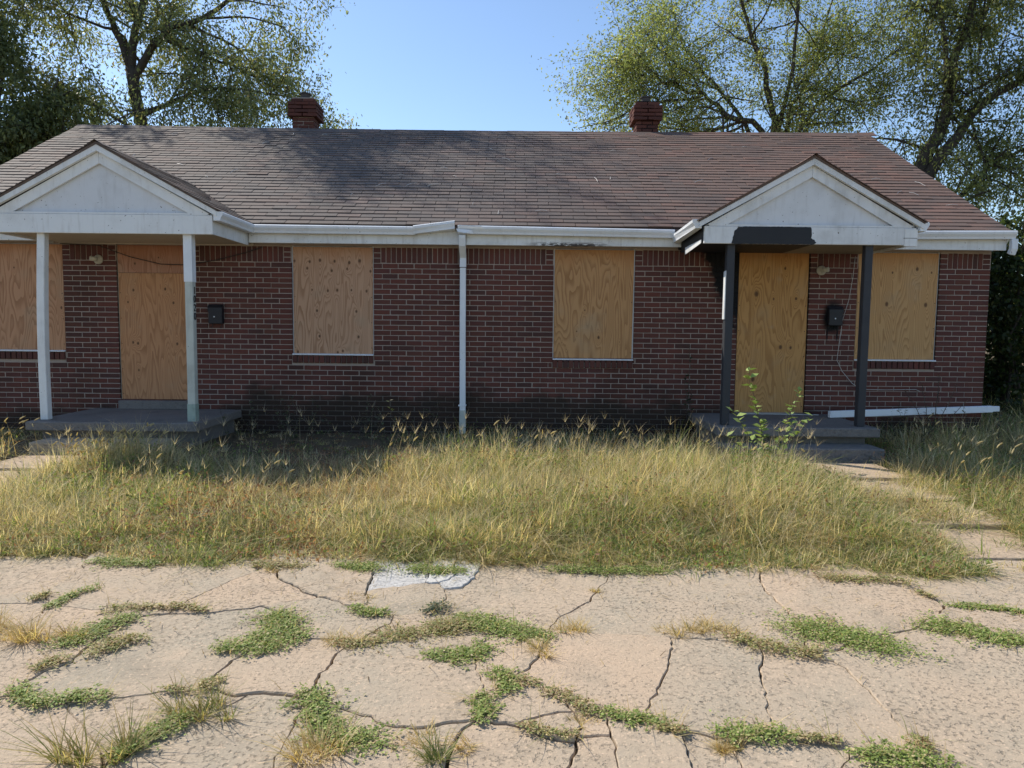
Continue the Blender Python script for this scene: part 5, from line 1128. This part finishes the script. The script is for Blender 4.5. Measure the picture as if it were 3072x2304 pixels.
# ---- weeds in the pavement cracks
MAT_LABEL = {0: 'short narrow green weed strip slanting off a crack toward the lawn', 2: 'long crooked green weed mat joining two cracks between straw tufts', 4: 'wide star shaped green weed mat sprawling over one crack', 5: 'thick green weed mat filling a deep dark crack', 6: 'slanting green weed strip between two half green grass tufts', 8: 'large lush green weed mat bending round a dry straw tuft', 9: 'small green weed clump between the chalk white patch and a dry tuft',
 12: 'broad green weed mat beside yellowed grass below the small grey green weed', 13: 'oval green weed mat touching the underside of the broad mat', 14: 'green weed clump at the meeting of three cracks', 16: 'small upright green weed clump standing between two grey slabs', 17: 'dark green weed strip where a wide vertical crack ends', 20: 'largest oval green weed mat, spread alone over pale concrete',
 22: 'ragged green weed mat reaching toward the walk of the black post porch', 23: 'narrow green weed strip just behind the ragged mat', 24: 'bushy grassy green weed strip along the long crack', 26: 'grassy green weed mat at the end of a long straight joint', 32: 'green creeping weed at the lawn edge overlapping the chalk white patch', 33: 'green creeping weed at the lawn edge next to the chalk white patch', 34: 'long green creeping weed strip spilling from the lawn onto bare slabs', 36: 'small green creeping weed spilling from the lawn near the white post porch walk',
 1: 'olive weed strip along a fine crack beside dry grass', 3: 'olive weed clump hanging off the long crooked green mat', 11: 'yellowed grassy weed mat leading into the broad green mat', 21: 'thin brown olive weed fringe joined to the largest oval mat', 35: 'olive weed fringe spilling from the lawn onto the widest slab', 37: 'olive weed fringe spilling from the lawn between two cracks'}
def mat_weed(kind, pts, w, seed):
    """a crack weed: runners creep out from the crack, small leaves ride on them"""
    rg2 = np.random.default_rng(seed); P = np.array(pts); seg = np.linalg.norm(np.diff(P, axis=0), axis=1); T = np.concatenate([[0], np.cumsum(seg)]); Lt = T[-1]
    R_ = int((Lt * 2 * w + math.pi * w * w) * (1500 if kind == 'green' else 1050)) + 12; per = 11; s_ = rg2.uniform(0, Lt, R_); sx, sy = np.interp(s_, T, P[:, 0]), np.interp(s_, T, P[:, 1]); sx += rg2.normal(0, w * .18, R_); sy += rg2.normal(0, w * .18, R_)
    a = rg2.uniform(0, 6.28, R_); ln = w * rg2.uniform(.25, 1.15, R_) * (.5 + .9 * vnoise(sx + np.cos(a) * .05, sy + np.sin(a) * .05, 11, seed % 7)) * np.where(rg2.random(R_) < .08, 1.5, 1.0)
    i = np.repeat(np.arange(R_), per); n = len(i); t_ = rg2.uniform(.05, 1, n); aa = a[i] + .5 * (t_ - .3) * rg2.choice([-1, 1], R_)[i]; x = sx[i] + np.cos(aa) * ln[i] * t_ + rg2.normal(0, .006, n); y = sy[i] + np.sin(aa) * ln[i] * t_ * .9 + rg2.normal(0, .006, n)
    z = .009 + .012 * (1 - t_) * rg2.random(n) + .006 * rg2.random(n); cs = np.stack([x, y, z], 1); a = aa
    ax = unit(np.stack([np.cos(a) + rg2.normal(0, .9, n), np.sin(a) + rg2.normal(0, .9, n), rg2.uniform(-.15, .35, n)], 1)); sz = rg2.uniform(.5, 1.35, n)
    cols, wts = {'green': ([(.26, .33, .085), (.185, .255, .065), (.34, .38, .12), (.52, .43, .23)], [5, 4, 3, 1.3]), 'olive': ([(.36, .34, .14), (.24, .27, .09), (.48, .39, .21), (.28, .18, .09)], [3, 3, 4, 1.5]), 'grey': ([(.14, .17, .10), (.10, .13, .08), (.22, .2, .12)], [4, 3, 1])}[kind]
    v, f, cc = leaf_quads(cs, ax, unit(rand_dir(n, rg2) * .6 + np.array([0, 0, 1])), .0135 * sz, .0085 * sz, pal(n, rg2, cols, wts), .06)
    mp = P.mean(0); t = tag(empty('creeping_weed', (mp[0], mp[1], 0)), MAT_LABEL.get(seed - 300) or {'green': 'low bright green mat of creeping weed spreading over a pavement crack', 'olive': 'thin yellowing olive mat of creeping weed along a pavement crack', 'grey': 'small grey green weed in a pavement crack below the chalk white patch'}[kind], 'weed', {'green': 'green weed mats in the pavement cracks', 'olive': 'yellowing weed mats in the pavement cracks'}.get(kind))
    link('leaves', np_mesh('leaves', v, f, cc), M['weed'], t); mb = MB()
    nb = int(25 + 900 * Lt * w); sb = rg2.uniform(0, Lt, nb); bx_ = np.interp(sb, T, P[:, 0]) + rg2.normal(0, w * .45, nb); by_ = np.interp(sb, T, P[:, 1]) + rg2.normal(0, w * .4, nb)
    vb, fb, cb_ = blades(bx_, by_, np.full(nb, .002), rg2.uniform(.02, .075, nb), np.full(nb, .0034), rg2.uniform(0, 6.28, nb), rg2.uniform(.3, 2.2, nb), rg2.uniform(0, .9, nb), pal(nb, rg2, [(.62, .50, .27), (.45, .34, .17), (.28, .30, .11)], [4, 3, 2]), 2); link('dry_blades', np_mesh('dry_blades', vb, fb, cb_), M['grass'], t)['kind'] = 'stuff'
    for i in range(int(10 + Lt * 30)):
        s0 = rg2.uniform(0, Lt); p = np.array([np.interp(s0, T, P[:, 0]), np.interp(s0, T, P[:, 1])]); a0 = rg2.uniform(0, 6.28); r0 = w * rg2.uniform(.5, 1.25); q = p + np.array([math.cos(a0), math.sin(a0)]) * r0; mb.tube([(p[0], p[1], .004), ((p[0] + q[0]) / 2, (p[1] + q[1]) / 2, .014), (q[0], q[1], .009)], [.0018, .0015, .001], 3, False)
    tag(mb.build('runners', M['runner'], t), kind='stuff')
M['runner'] = mat_flat('runner_stem', (.20, .13, .07), (.15, .12, .05), 20)
for i, (kind, pts, w) in enumerate(MATS): mat_weed(kind, pts, w * 1.2, 300 + i)
def tuft(kind, p, r, h, seed):
    rg2 = np.random.default_rng(seed); n = int(90 + 1500 * r * (.4 + h * 3)); ncl = 5; ca = rg2.uniform(0, 6.28, ncl); cr_ = r * .6 * np.sqrt(rg2.random(ncl)); kx = p[0] + np.cos(ca) * cr_ * 1.5; ky = p[1] + np.sin(ca) * cr_ * .8; ci = rg2.integers(0, ncl, n)
    a = rg2.uniform(0, 6.28, n); rr = r * .22 * np.sqrt(rg2.random(n)); x, y = kx[ci] + np.cos(a) * rr, ky[ci] + np.sin(a) * rr; az = a * .6 + rg2.normal(0, 1.0, n) + ca[ci] * .4; hh = h * .72 * rg2.uniform(.25, 1.15, n) * rg2.uniform(.6, 1.1, ncl)[ci]; lean = rg2.uniform(.1, 1.6, n) * min(2.4, (.5 + r / (h + .01) * .5))
    sets = {'straw': ([(.58, .46, .22), (.50, .37, .16), (.68, .57, .33), (.26, .25, .09)], [4, 4, 3, 1]), 'mixed': ([(.46, .38, .18), (.17, .21, .06), (.27, .27, .10), (.38, .30, .13)], [3, 3, 3, 2]), 'green': ([(.15, .20, .06), (.19, .22, .07), (.42, .36, .18)], [4, 3, 2])}[kind]
    v, f, c = blades(x, y, np.full(n, -.01), hh, np.full(n, .0042), az, lean, rg2.uniform(.1, .8, n), pal(n, rg2, *sets), 3)
    t = link('grass_tuft', np_mesh('grass_tuft', v, f, c), M['grass'])
    tag(t, {'straw': 'dry straw coloured grass tuft sprouting from a pavement crack', 'mixed': 'half green half straw grass tuft sprouting from a pavement crack', 'green': 'small green grass tuft sprouting from a pavement crack'}[kind], 'grass tuft', {'straw': 'dry grass tufts in the pavement', 'mixed': 'half green grass tufts in the pavement'}.get(kind))
for i, (kind, p, r, h) in enumerate(TUFTS): tuft(kind, p, r, h, 500 + i)

# ---- litter: straw bits on the paving and dry twigs on the roof
rg3 = np.random.default_rng(17); n = 900; x = rg3.uniform(-4, 4.2, n); y = -5.0 - np.abs(rg3.normal(0, .5, n)); k = y > -8; x, y = x[k], y[k]; n = len(x)
v, f, c = blades(x, y, np.full(n, .010), rg3.uniform(.02, .09, n), np.full(n, .004), rg3.uniform(0, 6.28, n), np.full(n, 1.0), np.full(n, 0.0), pal(n, rg3, [(.45, .36, .2), (.3, .22, .12), (.14, .10, .06)], [3, 2, 2]), 2)
v[:, 2] = .010 + (v[:, 2] - .010) * .12
tag(link('straw_litter', np_mesh('straw_litter', v, f, c), M['grass']), 'scattered bits of straw and dead leaf on the concrete by the lawn', 'litter', kind='stuff')
mb = MB()
for i in range(60):
    x = rg3.uniform(-6, 6); s = rg3.uniform(.2, 4.2); a = rg3.uniform(0, 3.14); ln = rg3.uniform(.03, .10)
    if any(abs(x - pc) < 1.7 and s < 1.7 for pc, _ in pch): continue
    p = Vector((x, EY + s * ct, EZ + s * st_ + .012 + sag(x, s) + .008)); d = Vector((math.cos(a), math.sin(a) * ct, math.sin(a) * st_)) * ln; mb.tube([p - d, p + Vector((0, 0, .012)), p + d], .0032, 4)
tag(mb.build('roof_twigs', M['white_cable']), 'pale dry twigs scattered over the shingle roof', 'twigs', kind='stuff')
